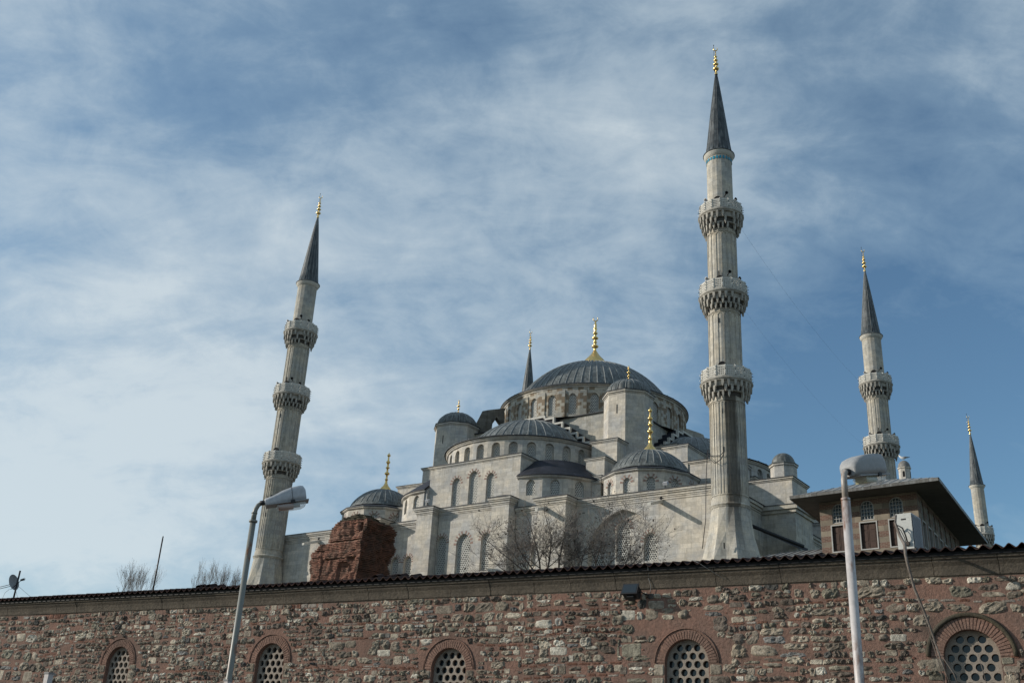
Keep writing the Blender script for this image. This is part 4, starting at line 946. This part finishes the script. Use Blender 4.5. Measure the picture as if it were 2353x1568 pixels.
# individual rubble stones laid in rough courses
def blocked(x,z,hw,hh):
    for cx,zt,w_ in WIN:
        sp=zt-w_/2; 
        if z>sp:
            if math.hypot(max(0,abs(x-cx)-hw*.8),z-hh*.6-sp)<w_/2+.31: return True
        elif abs(x-cx)<w_/2+.03+hw: return True
    return False
def stone(m,cx,cz,w_,h_,hgt,col,rng,rough=1.0,flat=False):
    nu,nv=8,7; vs=[]; sd=rng.random()*100
    sk=[(rng.random()-.5)*.28*w_*rough for _ in range(4)]; sk2=[(rng.random()-.5)*.28*h_*rough for _ in range(4)]
    pw=(2.6+rng.random()*2) if not flat else 8
    for j in range(nv+1):
        for i in range(nu+1):
            u=-1+2*i/nu; v=-1+2*j/nv
            # square to superellipse
            k=(abs(u)**pw+abs(v)**pw)**(1/pw); mx=max(abs(u),abs(v)); f=(mx/k) if k>1e-6 else 1
            x=u*f; z=v*f; a=(1+u)/2; b=(1+v)/2
            ox=(sk[0]*(1-a)*(1-b)+sk[1]*a*(1-b)+sk[2]*a*b+sk[3]*(1-a)*b); oz=(sk2[0]*(1-a)*(1-b)+sk2[1]*a*(1-b)+sk2[2]*a*b+sk2[3]*(1-a)*b)
            px=cx+x*w_/2+ox; pz=cz+z*h_/2+oz
            e=max(0,1-mx**4.5) if not flat else (1 if mx<.99 else 0)
            nz=noise.noise(Vector((px*13,pz*13,sd)))*.9+noise.noise(Vector((px*31,pz*31,sd)))*.75 if not flat else 0
            y=.012-(hgt+.012)*e**.4*(1+nz*rough)
            jx=noise.noise(Vector((px*17,pz*17,sd+5)))*.022*rough; jz=noise.noise(Vector((px*17,pz*17,sd+9)))*.022*rough
            vs.append((px+jx,y,pz+jz))
    fs=[]
    for j in range(nv):
        for i in range(nu):
            a=j*(nu+1)+i; fs.append((a,a+1,a+nu+2,a+nu+1))
    m.add(vs,fs,smooth=rng.random()<.25,col=col)
PAL=[(.43,.38,.30),(.35,.30,.235),(.26,.22,.175),(.17,.14,.115),(.54,.50,.42),(.24,.22,.17),(.13,.125,.115),(.30,.25,.19),(.42,.40,.36),(.22,.215,.205)]
sm=MB(); xa=-3.0
def top_edge(x): return 6.20
while xa<38:
    xb=xa+R_.uniform(.9,3.2); z=6.21-R_.random()*.03; ci=0; fine=R_.choice([.75,.9,1.0,1.15,1.35]); tilt=R_.uniform(-.02,.02)
    while z>2.95:
        brick=R_.random()<.09; h_=(.045+R_.random()*.02) if brick else (.10+R_.random()**1.5*.16)*fine
        if ci==0: h_=.15
        x=xa+R_.uniform(-.06,.06); lim=xb+R_.uniform(-.1,.12)
        while x<lim-.04:
            ll=(.16+R_.random()*.2) if brick else (h_*(.85+R_.random()**1.3*1.8))*1.05
            if x+ll>lim+.05: ll=max(.06,lim-x)
            hh=h_*(.84+R_.random()*.30); w_=ll*1.0
            wav=.09*noise.noise(Vector((x*.22,z*.8,1)))+.05*noise.noise(Vector((x*1.3,z*2,4)))+tilt*(x-xa)
            zc=z-h_/2+wav+(R_.random()-.5)*.025
            if ci<2: zc=min(zc,6.215-hh/2)
            if R_.random()>.03 and not blocked(x+ll/2,zc,w_/2,hh/2) and zc+hh/2<6.23:
                if brick: col=(.20,.10,.07) if R_.random()<.65 else (.32,.28,.24); stone(sm,x+ll/2,zc,w_,hh,.012,col,R_,.6,True)
                else:
                    patch_=noise.noise(Vector((x*.35,z*.5,7)))
                    pi_=int(abs(R_.gauss(2.0-2.4*patch_,2.3)))%len(PAL); c=PAL[pi_]; v=.8+R_.random()*.4
                    ash=R_.random()<.05+.1*(noise.noise(Vector((x*.5,z*.7,30)))>.25)
                    if h_>.17 and R_.random()<.45 and not ash:   # two small stones stacked in a tall course
                        for q_ in (-1,1): stone(sm,x+ll/2+R_.uniform(-.01,.01),zc+q_*hh*.26,w_*R_.uniform(.75,1),hh*.46,.012+R_.random()*.02,tuple(t_*v for t_ in PAL[(pi_+q_)%len(PAL)]),R_)
                    else: stone(sm,x+ll/2,zc,w_*(1.05 if ash else 1),hh*(1.08 if ash else 1),.012 if ash else .013+R_.random()*.03,tuple(q*v*(1.15 if ash else 1) for q in c),R_,.35 if ash else 1.1,ash)
                    if R_.random()<.35: stone(sm,x+ll+.01,zc+(R_.random()-.5)*h_*.7,.04+R_.random()*.05,.03+R_.random()*.03,.014,(.20,.10,.075) if R_.random()<.5 else PAL[R_.randrange(9)],R_,.8)
            x+=ll+.002+R_.random()**2*.04
        z-=h_+.003+R_.random()*.012; ci+=1
    xa=xb
sm.build('rubble_stones','rubble',wl_)
# uneven mortar smeared between the stones
mm=MB(); cs=.055; nx_=int(42/cs); nz_=int(3.2/cs); vs=[]; fs=[]
for j_ in range(nz_+1):
    for i_ in range(nx_+1):
        x=-3.5+i_*cs; z=3.0+j_*cs; q=noise.noise(Vector((x*5,z*6,3)))*.5+noise.noise(Vector((x*1.6,z*2.2,8)))*.5+noise.noise(Vector((x*12,z*14,5)))*.3
        vs.append((x,-.002-.013*q,min(z,6.235)))
def clear(x,z):
    for cx,zt,w_ in WIN:
        sp=zt-w_/2
        if abs(x-cx)<w_/2+.05 and z<sp+.02: return False
        if z>sp-.1 and math.hypot(x-cx,z-sp)<w_/2+.09: return False
    return True
for j_ in range(nz_):
    for i_ in range(nx_):
        x=-3.5+(i_+.5)*cs; z=3.0+(j_+.5)*cs
        if z<6.22 and clear(x,z): a_=j_*(nx_+1)+i_; fs.append((a_,a_+1,a_+nx_+2,a_+nx_+1))
mm.add(vs,fs,smooth=True); mm.build('mortar_pointing','mortar',wl_)
# windows
for wi,(cx,zt,w_) in enumerate(WIN):
    sp=zt-w_/2; a=w_/2
    pitch=.215; gm=grille_mesh(w_,zt-WB,pitch,.082,False,seg=14,border=.05,thick=.07); o=gm.build('window','grille_plaster',bld); o.location=(cx,.14 if wi<4 else .17,WB)
    rg=random.Random(wi); p=MB(); p.panel(arch(w_,zt-WB,False,n=8),[],.10,.12); pn=p.build('pane','glass_dark',o)
    r=MB()    # ring of thin bricks over the arch
    nb=31; t0=.21 if wi!=4 else .26
    r.panel([(cx+ (a+t0+.0)*cos(t),sp+(a+t0)*sin(t)) for t in [pi*i/30 for i in range(31)]]+[(cx+(a+.002)*cos(t),sp+(a+.002)*sin(t)) for t in [pi*(30-i)/30 for i in range(31)]],[],-.004,.1,mi=1)
    for i in range(nb):
        ta=pi*(i+.08+rg.random()*.1)/nb; tb=pi*(i+.80+rg.random()*.12)/nb; rj=rg.random()*.04
        r.panel([(cx+(a+.0)*cos(ta),sp+(a+.0)*sin(ta)),(cx+(a+t0-rj)*cos(ta),sp+(a+t0-rj)*sin(ta)),(cx+(a+t0-rj)*cos(tb),sp+(a+t0-rj)*sin(tb)),(cx+a*cos(tb),sp+a*sin(tb))],[],-.013-rj*.2,.05)
    ro=r.build('brick_arch',['arch_brick','mortar'],bld)
    r=MB()
    r2=a+t0+.035; hgt=.03
    pp=[(cx+r2*cos(pi*i/24),-.02,sp-.05*0+r2*sin(pi*i/24)) for i in range(25)]
    r.tube(pp,.014 if wi!=4 else .05,6); r.build('hood_and_gap_ring','mortar' if wi!=4 else 'moss_and_gap_shade',ro)  # last window: thicker dark ring, its colour stands for a shadow gap
    for sg in (-1,1):
        j=MB(); zz=sp-.01
        while zz>WB-.2:
            hh=.16+rg.random()*.16; ww=.24+rg.random()*.14; x0=cx+sg*(a+.004); x1=cx+sg*(a+ww)
            c=PAL[rg.choice([0,1,1,2,5,7])]; stone(j,(x0+x1)/2,zz-hh/2,abs(x1-x0),hh-.015,.018,tuple(q*.9 for q in c),rg,.25,True); zz-=hh
        j.build('jamb_stones','rubble',ro)
m=MB(); m.box(L0,L1,.7,.72,2.5,5.8); m.build('dark_interior','dark_void',bld)
# stone cornice in blocks
m=MB(); x=L0
prof=[(0,6.21),(-.03,6.23),(-.05,6.33),(-.08,6.42),(-.14,6.50),(-.15,6.54),(-.19,6.555),(-.2,6.61),(0,6.61)]
while x<L1:
    l_=.9+R_.random()*.9; dy=(R_.random()-.5)*.012; dz=(R_.random()-.5)*.01; n=len(prof)
    vs=[(x,y+dy,z+dz) for y,z in prof]+[(x+l_-.012,y+dy,z+dz) for y,z in prof]
    m.add(vs,[(i,i+n,i+n+1,i+1) for i in range(n-1)]+[tuple(range(n)),tuple(range(2*n-1,n-1,-1))])
    x+=l_
m.box(L0,L1,-.005,.3,6.2,6.65)
m.build('stone_cornice','cornice_stone',bld)
# corrugated clay tiles
m=MB(); lam=.245; n=int((L1-L0)/lam*10); ys=[-.34,-.33,0.2,.8,1.4,2.0,2.6,3.2]; SL=.165
def tz(x,y,row=0):
    ph=(x-L0)/lam*2*pi; q=sin(ph); w_=.05*(q if q>0 else q*.75)*(1+.3*noise.noise(Vector((int((x-L0)/lam+.25)*1.7,9,1)))); sag=.012*noise.noise(Vector((x*.5,0,2)))+.006*noise.noise(Vector((int((x-L0)/lam),y,2)))
    return 6.745+max(0,y+.34)*SL+w_+sag+((y*1.0/.6)%1)*(-.012)
vs=[];fs=[]; nr=len(ys)
for i in range(n+1):
    x=L0+(L1-L0)*i/n
    for y in ys: vs.append((x,y+ .015*noise.noise(Vector((int((x-L0)/lam+.25)*3.1,5,1))),tz(x,y)))
    vs.append((x,-.335+.015*noise.noise(Vector((int((x-L0)/lam+.25)*3.1,5,1))),tz(x,-.34)-.022))
k=nr+1
for i in range(n):
    for j in range(nr-1): fs.append((i*k+j,(i+1)*k+j,(i+1)*k+j+1,i*k+j+1))
    fs.append((i*k+nr,(i+1)*k+nr,(i+1)*k,i*k))
m.add(vs,fs,smooth=True)
m.add([(L0,3.2,7.33),(L1,3.2,7.33),(L1,9.5,6.5),(L0,9.5,6.5)],[(0,1,2,3)])
rf=m.build('tile_roof','roof_tile',bld)
m=MB(); m.box(L0,L1,-.24,3.1,6.613,6.63); m.box(L0,L1,-.16,-.12,6.63,6.71); m.build('eave_shadow_board','black',rf)  # black boards under the tiles; their colour stands for the eave's shadow
# displaced tiles lying on the eave at the left
for (x,y,a_,s) in ((9.7,.1,.3,1),(9.95,.2,-.2,1),(10.2,.05,.15,.9),(10.45,.2,.4,.9),(16.6,.15,.3,1.2),(17.0,.3,-.3,1.2),(17.4,.2,.2,1.1),(17.8,.3,0,1)):
    m=MB(); M=T(x,y,6.87)@RZ(a_)@Matrix.Rotation(.25,4,'X'); m.lathe([(.09,-.2),(.10,.2)],8,0,pi,M=M@Matrix.Rotation(-pi/2,4,'X')@RZ(pi)@Matrix.Scale(s,4)); m.lathe([(.075,-.2),(.085,.2)],8,0,pi,M=M@Matrix.Rotation(-pi/2,4,'X')@RZ(pi)@Matrix.Scale(s,4)); m.build('loose_tile','roof_tile',rf)

m=MB(); m.box(L0,L1,9.3,9.5,0,6.5); m.box(L0,L0+.3,.62,9.3,0,6.6); m.box(L1-.3,L1,.62,9.3,0,6.6); m.build('rear_wall','mortar',bld)
# ------------------------------------------------------------------ floodlight on the wall
def wloc(l,y,z): return wl(l,y,z)
fl=empty('floodlight',wloc(24.62,-.26,6.1),WD,.8,'black rectangular floodlight with ribbed top bolted on the rubble wall under the cornice','floodlight')
Mx=Matrix.Rotation(rad(-28),4,'X')
m=MB(); m.frust(-.23,.23,-.14,.14,-.16,.16,0,0,M=Mx); 
for i in range(15): m.box(-.2+.028*i,-.19+.028*i,-.13,.13,.16,.19,M=Mx)
m.box(-.26,.26,-.2,-.14,-.19,.18,M=Mx); m.box(-.1,.12,-.1,.1,-.24,-.16,M=Mx); m.build('housing','dark_metal',fl)
m=MB(); m.box(-.22,.22,-.206,-.2,-.155,.145,M=Mx); m.build('glass','glass_dark',fl)
m=MB(); m.tube([(.23,0,0),(.3,0,0),(.34,.1,-.02),(.34,.28,-.03)],.02,6); m.tube([(.34,.24,-.02),(.42,.26,-.05),(.38,.27,-.1)],.03,6); m.build('bracket','rod_metal',fl)
m=MB(); P0=wloc(25.0,-.05,6.1); P1=wloc(25.02,-.24,6.72); m.tube([P0,wloc(25.03,-.06,6.25),wloc(24.99,-.1,6.45),P1],.007,5); tag(m.build('feed_cable','wire_pale'),'thin pale cable dropping from the eave to the floodlight','cable')
m=MB(); m.tube([wloc(26.05,-.35,6.86),wloc(26.35,-.33,6.72),wloc(26.9,-.1,6.35)],.006,5); tag(m.build('loose_wire','wire_pale'),'thin loose wire hanging slanted off the tiles right of the floodlight','cable')
# ------------------------------------------------------------------ things on the tiled roof
# air conditioner
ACP=Vector((9.66,24.13,0)); aw=rad(-41)
ac=empty('air_conditioner',(9.66,24.13,7.30),aw,1,'white outdoor air conditioner unit standing on the tiled roof in front of the pavilion','air conditioner')
m=MB(); m.box(-.19,.19,0,.62,0,.86); body=m.build('casing','white_enamel',ac)
m=MB(); m.box(-.06,.06,-.004,.0,.70,.735); m.build('handle_slot','black',body)
m=MB()
for i in range(24): m.box(.192,.21,.03,.59,.04+.033*i,.052+.033*i)
for i in range(9): m.box(.21,.216,.04+.067*i,.05+.067*i,.03,.83)
m.build('side_grille','lamp_grey',ac)
m=MB(); m.box(.191,.1915,.02,.6,.03,.84); m.build('fin_coil','dark_metal',ac)
m=MB(); m.box(-.24,.24,-.05,.1,-.12,-.02); m.box(-.24,.24,.5,.64,-.12,-.02); m.box(-.2,.25,-.03,.6,-.02,-.003); m.box(-.03,.1,-.06,-.004,.08,.16); m.build('stand','rod_metal',ac)
m=MB(); m.tube([(.06,-.03,.12),(.05,-.1,.3),(0,-.12,.48),(-.1,-.13,.55),(-.16,-.12,.48)],.018,7); m.tube([(.02,-.03,.12),(.02,-.1,.25),(-.04,-.12,.42),(-.1,-.12,.5)],.01,5); m.build('pipe','black',ac)
# long bare stem hanging from the unit down over the wall
VX=Vector((0,0,0)); m=MB()
vp=[(2058,1183,24.2),(2056,1200,24),(2066,1228,23.6),(2078,1250,22.6),(2080,1275,22.2),(2086,1300,22.2),(2100,1350,22.2),(2122,1402,22.2),(2140,1450,22.2),(2160,1512,22.2),(2185,1575,22.2)]
def wp(px,py,dist): d=raydir(px,py); k=dist/math.hypot(d.x,d.y); return Vector((d.x*k,d.y*k,CZ+d.z*k))
pts=[wp(*q) for q in vp]; m.tube(pts,[.02,.028,.034,.036,.03,.03,.028,.026,.022,.018,.015],7)
sst=m.build('dry_stem','branch_grey'); tag(sst,'long dry grey stem hanging from the air conditioner down over the wall at the right','stem')
for q_ in ([(2140,1465,22.15),(2160,1500,22.1),(2190,1545,22.1),(2205,1580,22.1)],[(2098,1345,22.2),(2118,1405,22.25),(2150,1500,22.3),(2170,1570,22.3)],[(2246,1500,20.5),(2255,1530,20.5),(2268,1575,20.5)]):
    m=MB(); m.tube([wp(*p_) for p_ in q_],[.005+.002*k_ for k_ in range(len(q_))],5); m.build('side_twig','branch_grey',sst)
# satellite dish on a pole and its rods
ds=empty('satellite_dish',wp(30,1376,44),0,1,'grey satellite dish on a dark tilted-looking pole above the tiles at the far left','satellite dish')
def dl(px,py,d=44): return wp(px,py,d)-ds.location
m=MB(); b=dl(30,1378); t=Vector((0,0,1)); m.tube([b+Vector((0,0,-.3)),Vector((b.x,b.y,b.z+1.12))],.035,8); m.build('pole','dark_metal',ds)
m=MB(); cdir=Vector((.95,-.22,.30)).normalized(); c0=dl(27,1338); Mq=Matrix.Translation(c0)@cdir.to_track_quat('Z','Y').to_matrix().to_4x4()
m.lathe([(.001,0),(.11,.012),(.22,.045),(.30,.09),(.305,.095),(.22,.035),(.11,.0),(.001,-.012)],28,M=Mq); m.build('reflector','lamp_grey_dusty',ds)
m=MB(); m.tube([c0+cdir*.02-Vector((0,0,.25)),c0+cdir*.45+Vector((0,0,.02))],.012,5); m.tube([c0+cdir*.38,c0+cdir*.52],.04,8); pp=[c0+cdir*.5+Vector((.06*sin(t_*.6),0,.06*cos(t_*.6))) for t_ in range(9)]; m.tube(pp,.006,4); m.build('feed_horn','dark_metal',ds)
m=MB(); m.tube([c0-cdir*.02,c0-cdir*.2+Vector((.1,0,0))],.03,6); m.build('mount','dark_metal',ds)
m=MB(); m.tube([dl(25,1341),dl(-60,1362)],.012,5); m.tube([dl(25,1345),dl(-60,1366)],.012,5); m.build('side_rods','cable_grey',ds)
for (a_,b_,c_) in (((36,1340),(73,1372),'right-hand thin guy wire running from the satellite dish down to the tiles'),((34,1345),(41,1374),'short steep guy wire just right of the satellite dish pole')):
    m=MB(); m.tube([wp(*a_,44),wp(*b_,43.6)],.006,4); tag(m.build('guy_wire','cable_grey'),c_,'cable')
m=MB(); m.tube([wp(22,1352,44),wp(12,1360,44),wp(6,1372,44),wp(-8,1385,44)],.006,4); tag(m.build('dish_cable','cable_grey'),'wavy thin cable hanging left of the satellite dish','cable')
# plain mast
m=MB(); b=wp(350,1362,45); tp=wp(369,1236,45); m.tube([b-Vector((0,0,.6)),Vector((b.x,b.y,tp.z))],[.035,.03],8); ms=m.build('mast','rod_metal'); tag(ms,'thin plain dark mast standing above the tiles between the two bare treetops','mast')
m=MB(); m.sphere((b.x,b.y,tp.z+.05),(.03,.03,.07),8,6); m.build('finial_cap','dark_metal',ms)
# ================================================================== street lamps
def loft(m,secs,M=None,mi=0):   # sections: (x, half width, z low, z high, corner)
    n=16; vs=[]
    for (x,hw,zl,zh,pw) in secs:
        cz=(zl+zh)/2; hh=(zh-zl)/2
        for k in range(n):
            t=2*pi*k/n; c,s_=cos(t),sin(t); f=1/((abs(c)**pw+abs(s_)**pw)**(1/pw)); vs.append((x,hw*c*f,cz+hh*s_*f))
    fs=[tuple(range(n))[::-1],tuple((len(secs)-1)*n+k for k in range(n))]
    for i in range(len(secs)-1):
        for k in range(n): fs.append((i*n+k,i*n+(k+1)%n,(i+1)*n+(k+1)%n,(i+1)*n+k))
    m.add(vs,[f for f in fs[:2]],M=M,mi=mi); m.add(vs,fs[2:],M=M,mi=mi,smooth=True)
def lamp_head(root,origin,az,tilt,mat,wear,s=1.0,lensmat='lens_rust',secs=None):
    M=T(*origin)@RZ(az)@Matrix.Rotation(-tilt,4,'Y')@Matrix.Scale(s,4)
    m=MB(); loft(m,secs or [(-.02,.05,-.045,.05,3),(.0,.065,-.06,.065,4),(.12,.08,-.06,.09,6),(.28,.115,-.06,.15,7),(.42,.135,-.06,.185,7),(.58,.135,-.06,.20,7),(.63,.13,-.06,.19,6),(.665,.11,-.05,.13,4)],M=M); h=m.build('lamp_housing',mat,root)
    m=MB(); m.box(-.01,.70,-.142,.142,-.075,-.058,M=M); m.build('rim','lamp_grey_dusty',h)
    m=MB(); m.box(.435,.442,-.139,.139,-.055,.168,M=M); 
    for sy_ in (-.143,.143): m.box(.40,.47,sy_-.012,sy_+.012,-.09,-.045,M=M)
    for xx in (.03,.09,.2): m.box(xx,xx+.02,-.02,.02,.07+.25*xx,.095+.25*xx,M=M)
    m.build('latch','dark_metal',h)
    m=MB(); loft(m,[(.17,.10,-.13,-.07,3),(.22,.12,-.165,-.075,3),(.38,.125,-.185,-.075,3.5),(.56,.12,-.18,-.075,3.5),(.63,.105,-.15,-.075,3),(.65,.07,-.12,-.075,3)],M=M); m.build('lamp_bowl','clear_plastic',h)
    m=MB(); m.box(.2,.44,-.085,.085,-.155,-.076,M=M); m.build('reflector',lensmat,h)
    m=MB(); m.tube([(.42,0,-.115),(.55,0,-.115)],.035,8,M=M); m.build('bulb','horn',h)
    m=MB(); m.tube([(-.1,0,0),(.03,0,0)],.043,10,M=M); m.build('collar','dark_metal',h)
    return M
l1=empty('street_lamp',(-3.558,14.572,0),0,1,'street lamp with thin grey-green weathered pole and clear bowl, before the leftmost minaret','street lamp','street lamps')
m=MB(); m.tube([(0,0,0),(0,0,4.94)],.042,16); m.tube([(0,0,4.93),(0,0,4.96)],.06,14); m.tube([(0,0,4.95),(0,0,5.06),(.008,.002,5.12),(.035,.008,5.185),(.08,.02,5.225),(.11,.026,5.235)],[.036,.036,.033,.031,.03,.03],12); m.tube([(0,0,5.055),(0,0,5.075)],.042,12); m.build('pole','pole_green',l1)
lamp_head(l1,(.135,.03,5.235),rad(12),rad(14),'lamp_grey','',.86)
l2=empty('street_lamp',(3.82,11.11,0),0,1,'street lamp with white rust-stained pole and dusty grey head with yellowed bowl, before the pavilion','street lamp','street lamps')
m=MB(); m.tube([(0,0,0),(0,0,4.78)],.049,18); m.tube([(0,0,4.78),(0,0,4.81)],.052,14); m.build('pole','pole_white',l2)
m=MB(); m.tube([(0,0,4.80),(0,0,5.02),(.01,.012,5.085),(.045,.05,5.13),(.09,.10,5.15)],[.036,.035,.034,.033,.033],14); m.build('arm','rusty_pole',l2)
lamp_head(l2,(.115,.095,5.15),rad(38),rad(14),'lamp_grey_dusty','',.89,'lens_yellow',[(-.05,.09,-.06,.06,5),(-.035,.125,-.065,.11,6),(.06,.145,-.065,.165,6),(.2,.16,-.065,.20,7),(.42,.165,-.065,.215,7),(.58,.155,-.065,.205,7),(.65,.135,-.06,.165,6),(.68,.11,-.05,.11,5)])
# short white posts on the pavement
def post(px,py,d,lab):
    p=wp(px,py,d); o=empty('post',(p.x,p.y,0),WD,1,lab,'post'); m=MB(); m.box(-.036,.036,-.036,.036,0,p.z); m.build('shaft','pole_white',o)
    m=MB(); m.box(-.043,.043,-.043,.043,p.z,p.z+.02); m.build('cap','cable_grey',o)
post(113,1547,14,'white square post with a cap at the bottom left edge'); post(523,1563,14.55,'white square post beside the foot of the grey-green lamp pole')
# ================================================================== bare trees
def branchtree(name,base,targets,seed,label,cat='tree',r0=.16,levels=4,spread=.6,twn=3,matb='branch_grey',leaves=.1,upright=0.0,twl=.5,group=None,tr=.006):
    rg=random.Random(seed); root=empty(name,base,0,1,label,cat,group); tb=MB(); cb=MB(); lf=MB()
    def grow(mb,p,d,l,r,lev):
        n=4; pts=[p]; rs=[r]; q=p.copy(); dd=d.copy()
        for i in range(n):
            dd=(dd+Vector((rg.gauss(0,.13),rg.gauss(0,.13),rg.gauss(.03+upright,.10)))).normalized(); q=q+dd*l/n; pts.append(q.copy()); rs.append(max(tr*.6,r*(1-.5*(i+1)/n)))
        (mb if lev>0 else cb).tube(pts,rs,6 if lev>2 else 4 if lev>1 else 3,cap=False)
        if lev<=0:
            if rg.random()<leaves:
                s=.03+rg.random()*.025; a=Vector((rg.gauss(0,1),rg.gauss(0,1),rg.gauss(0,1))).normalized()*s; b_=Vector((rg.gauss(0,1),rg.gauss(0,1),rg.gauss(0,1))).normalized()*s
                lf.add([q-a,q+b_,q+a,q-b_],[(0,1,2,3)])
            elif rg.random()<.5: cb.sphere(q,.012,5,3)
            return
        k=twn+(1 if rg.random()<.5 else 0)
        for i in range(k):
            f=.25+.75*(i+rg.random()*.7)/k; f=min(.98,f); idx=min(n-1,int(f*n)); pp=pts[idx].lerp(pts[idx+1],f*n-idx)
            perp=Vector((rg.gauss(0,1),rg.gauss(0,1),rg.gauss(0,.8))); perp=(perp-dd*perp.dot(dd)).normalized()
            nd=(dd*(1-spread*.5)+perp*spread+Vector((0,0,upright*2))).normalized()
            grow(cb if lev<=2 else mb,pp,nd,l*(.5+rg.random()*.25),max(tr,rs[idx]*.55),lev-1)
        grow(cb if lev<=2 else mb,q,dd,l*.6,rs[-1],lev-1)
    for (p0,p1,r) in targets:
        p0=Vector(p0)-Vector(base);p1=Vector(p1)-Vector(base); d=(p1-p0); grow(tb,p0,d.normalized(),d.length,r,levels)
    if tb.v: tb.build('trunk',matb,root)
    cb.build('crown','twig',root)
    if lf.v: lf.build('dead_leaves','dead_leaf',root)
    return root
d_=36
bs=wp(1270,1420,d_)
T0=[]
for (a_,b_,r) in (((1230,1330),(1190,1255),.03),((1270,1335),(1235,1235),.03),((1300,1335),(1330,1260),.03),((1350,1330),(1440,1290),.03),((1235,1330),(1110,1225),.035),((1240,1330),(1170,1240),.035),((1245,1335),(1215,1200),.04),((1255,1330),(1262,1190),.04),((1285,1335),(1300,1215),.04),((1330,1330),(1350,1225),.035),((1300,1335),(1420,1240),.04),((1330,1335),(1470,1270),.035),((1380,1330),(1530,1272),.03),((1200,1335),(1130,1275),.03),((1360,1330),(1400,1200),.03),((1420,1325),(1480,1245),.028)):
    pa=wp(*a_,d_+random.Random(a_[0]).uniform(-1.2,1.2)); pb=wp(*b_,d_+random.Random(b_[0]).uniform(-1.8,1.8)); pb=pa.lerp(pb,.62); T0.append((pa,pb,r))
tree=branchtree('bare_tree',(bs.x,bs.y,4.0),T0,5,'wide bare tree with curling grey branches reaching above the tiles before the mosque front',leaves=.07,levels=4,spread=.70,twn=3,tr=.0055)
m=MB()
for (pa,pb,r) in T0: m.tube([Vector((0,0,0)),Vector((.05,0,1.2)),pa-Vector((bs.x,bs.y,4.0))],[.16,.1,r],7)
m.build('main_stems','branch_grey',tree)
def bush(px0,px1,pyt,pyb,dist,seed,label,n,lv=2):
    c=wp((px0+px1)/2,pyb+60,dist); tg=[]; rg=random.Random(seed)
    for i in range(n):
        f=(i+.5)/n; px=px0+(px1-px0)*f; h=1-.75*abs(f-.5)**1.3*2+rg.uniform(-.2,.1); pa=wp(px*.75+(px0+px1)/2*.25,pyb+35,dist+rg.uniform(-1,1)); pb=wp(px,pyb-(pyb-pyt)*h*.75,dist+rg.uniform(-1,1)); tg.append((pa,pb.lerp(pa,.25),.018))
    o=branchtree('bare_tree',(c.x,c.y,5.0),tg,seed,label,leaves=.02,levels=lv+1,spread=.40,twn=3,upright=.12,tr=.0045)
    m=MB(); 
    for (pa,pb,r) in tg: m.tube([Vector((0,0,0)),pa-Vector((c.x,c.y,5.0))],[.14,.03],5)
    m.build('main_stems','branch_grey',o)
bush(268,338,1318,1362,70,21,'sparse top of a bare tree with upright twigs, left of the plain mast',9)
bush(432,556,1320,1358,70,22,'dense rounded top of a bare tree just left of the lamp pole',15)
m_tw=wp(1735,1290,60)
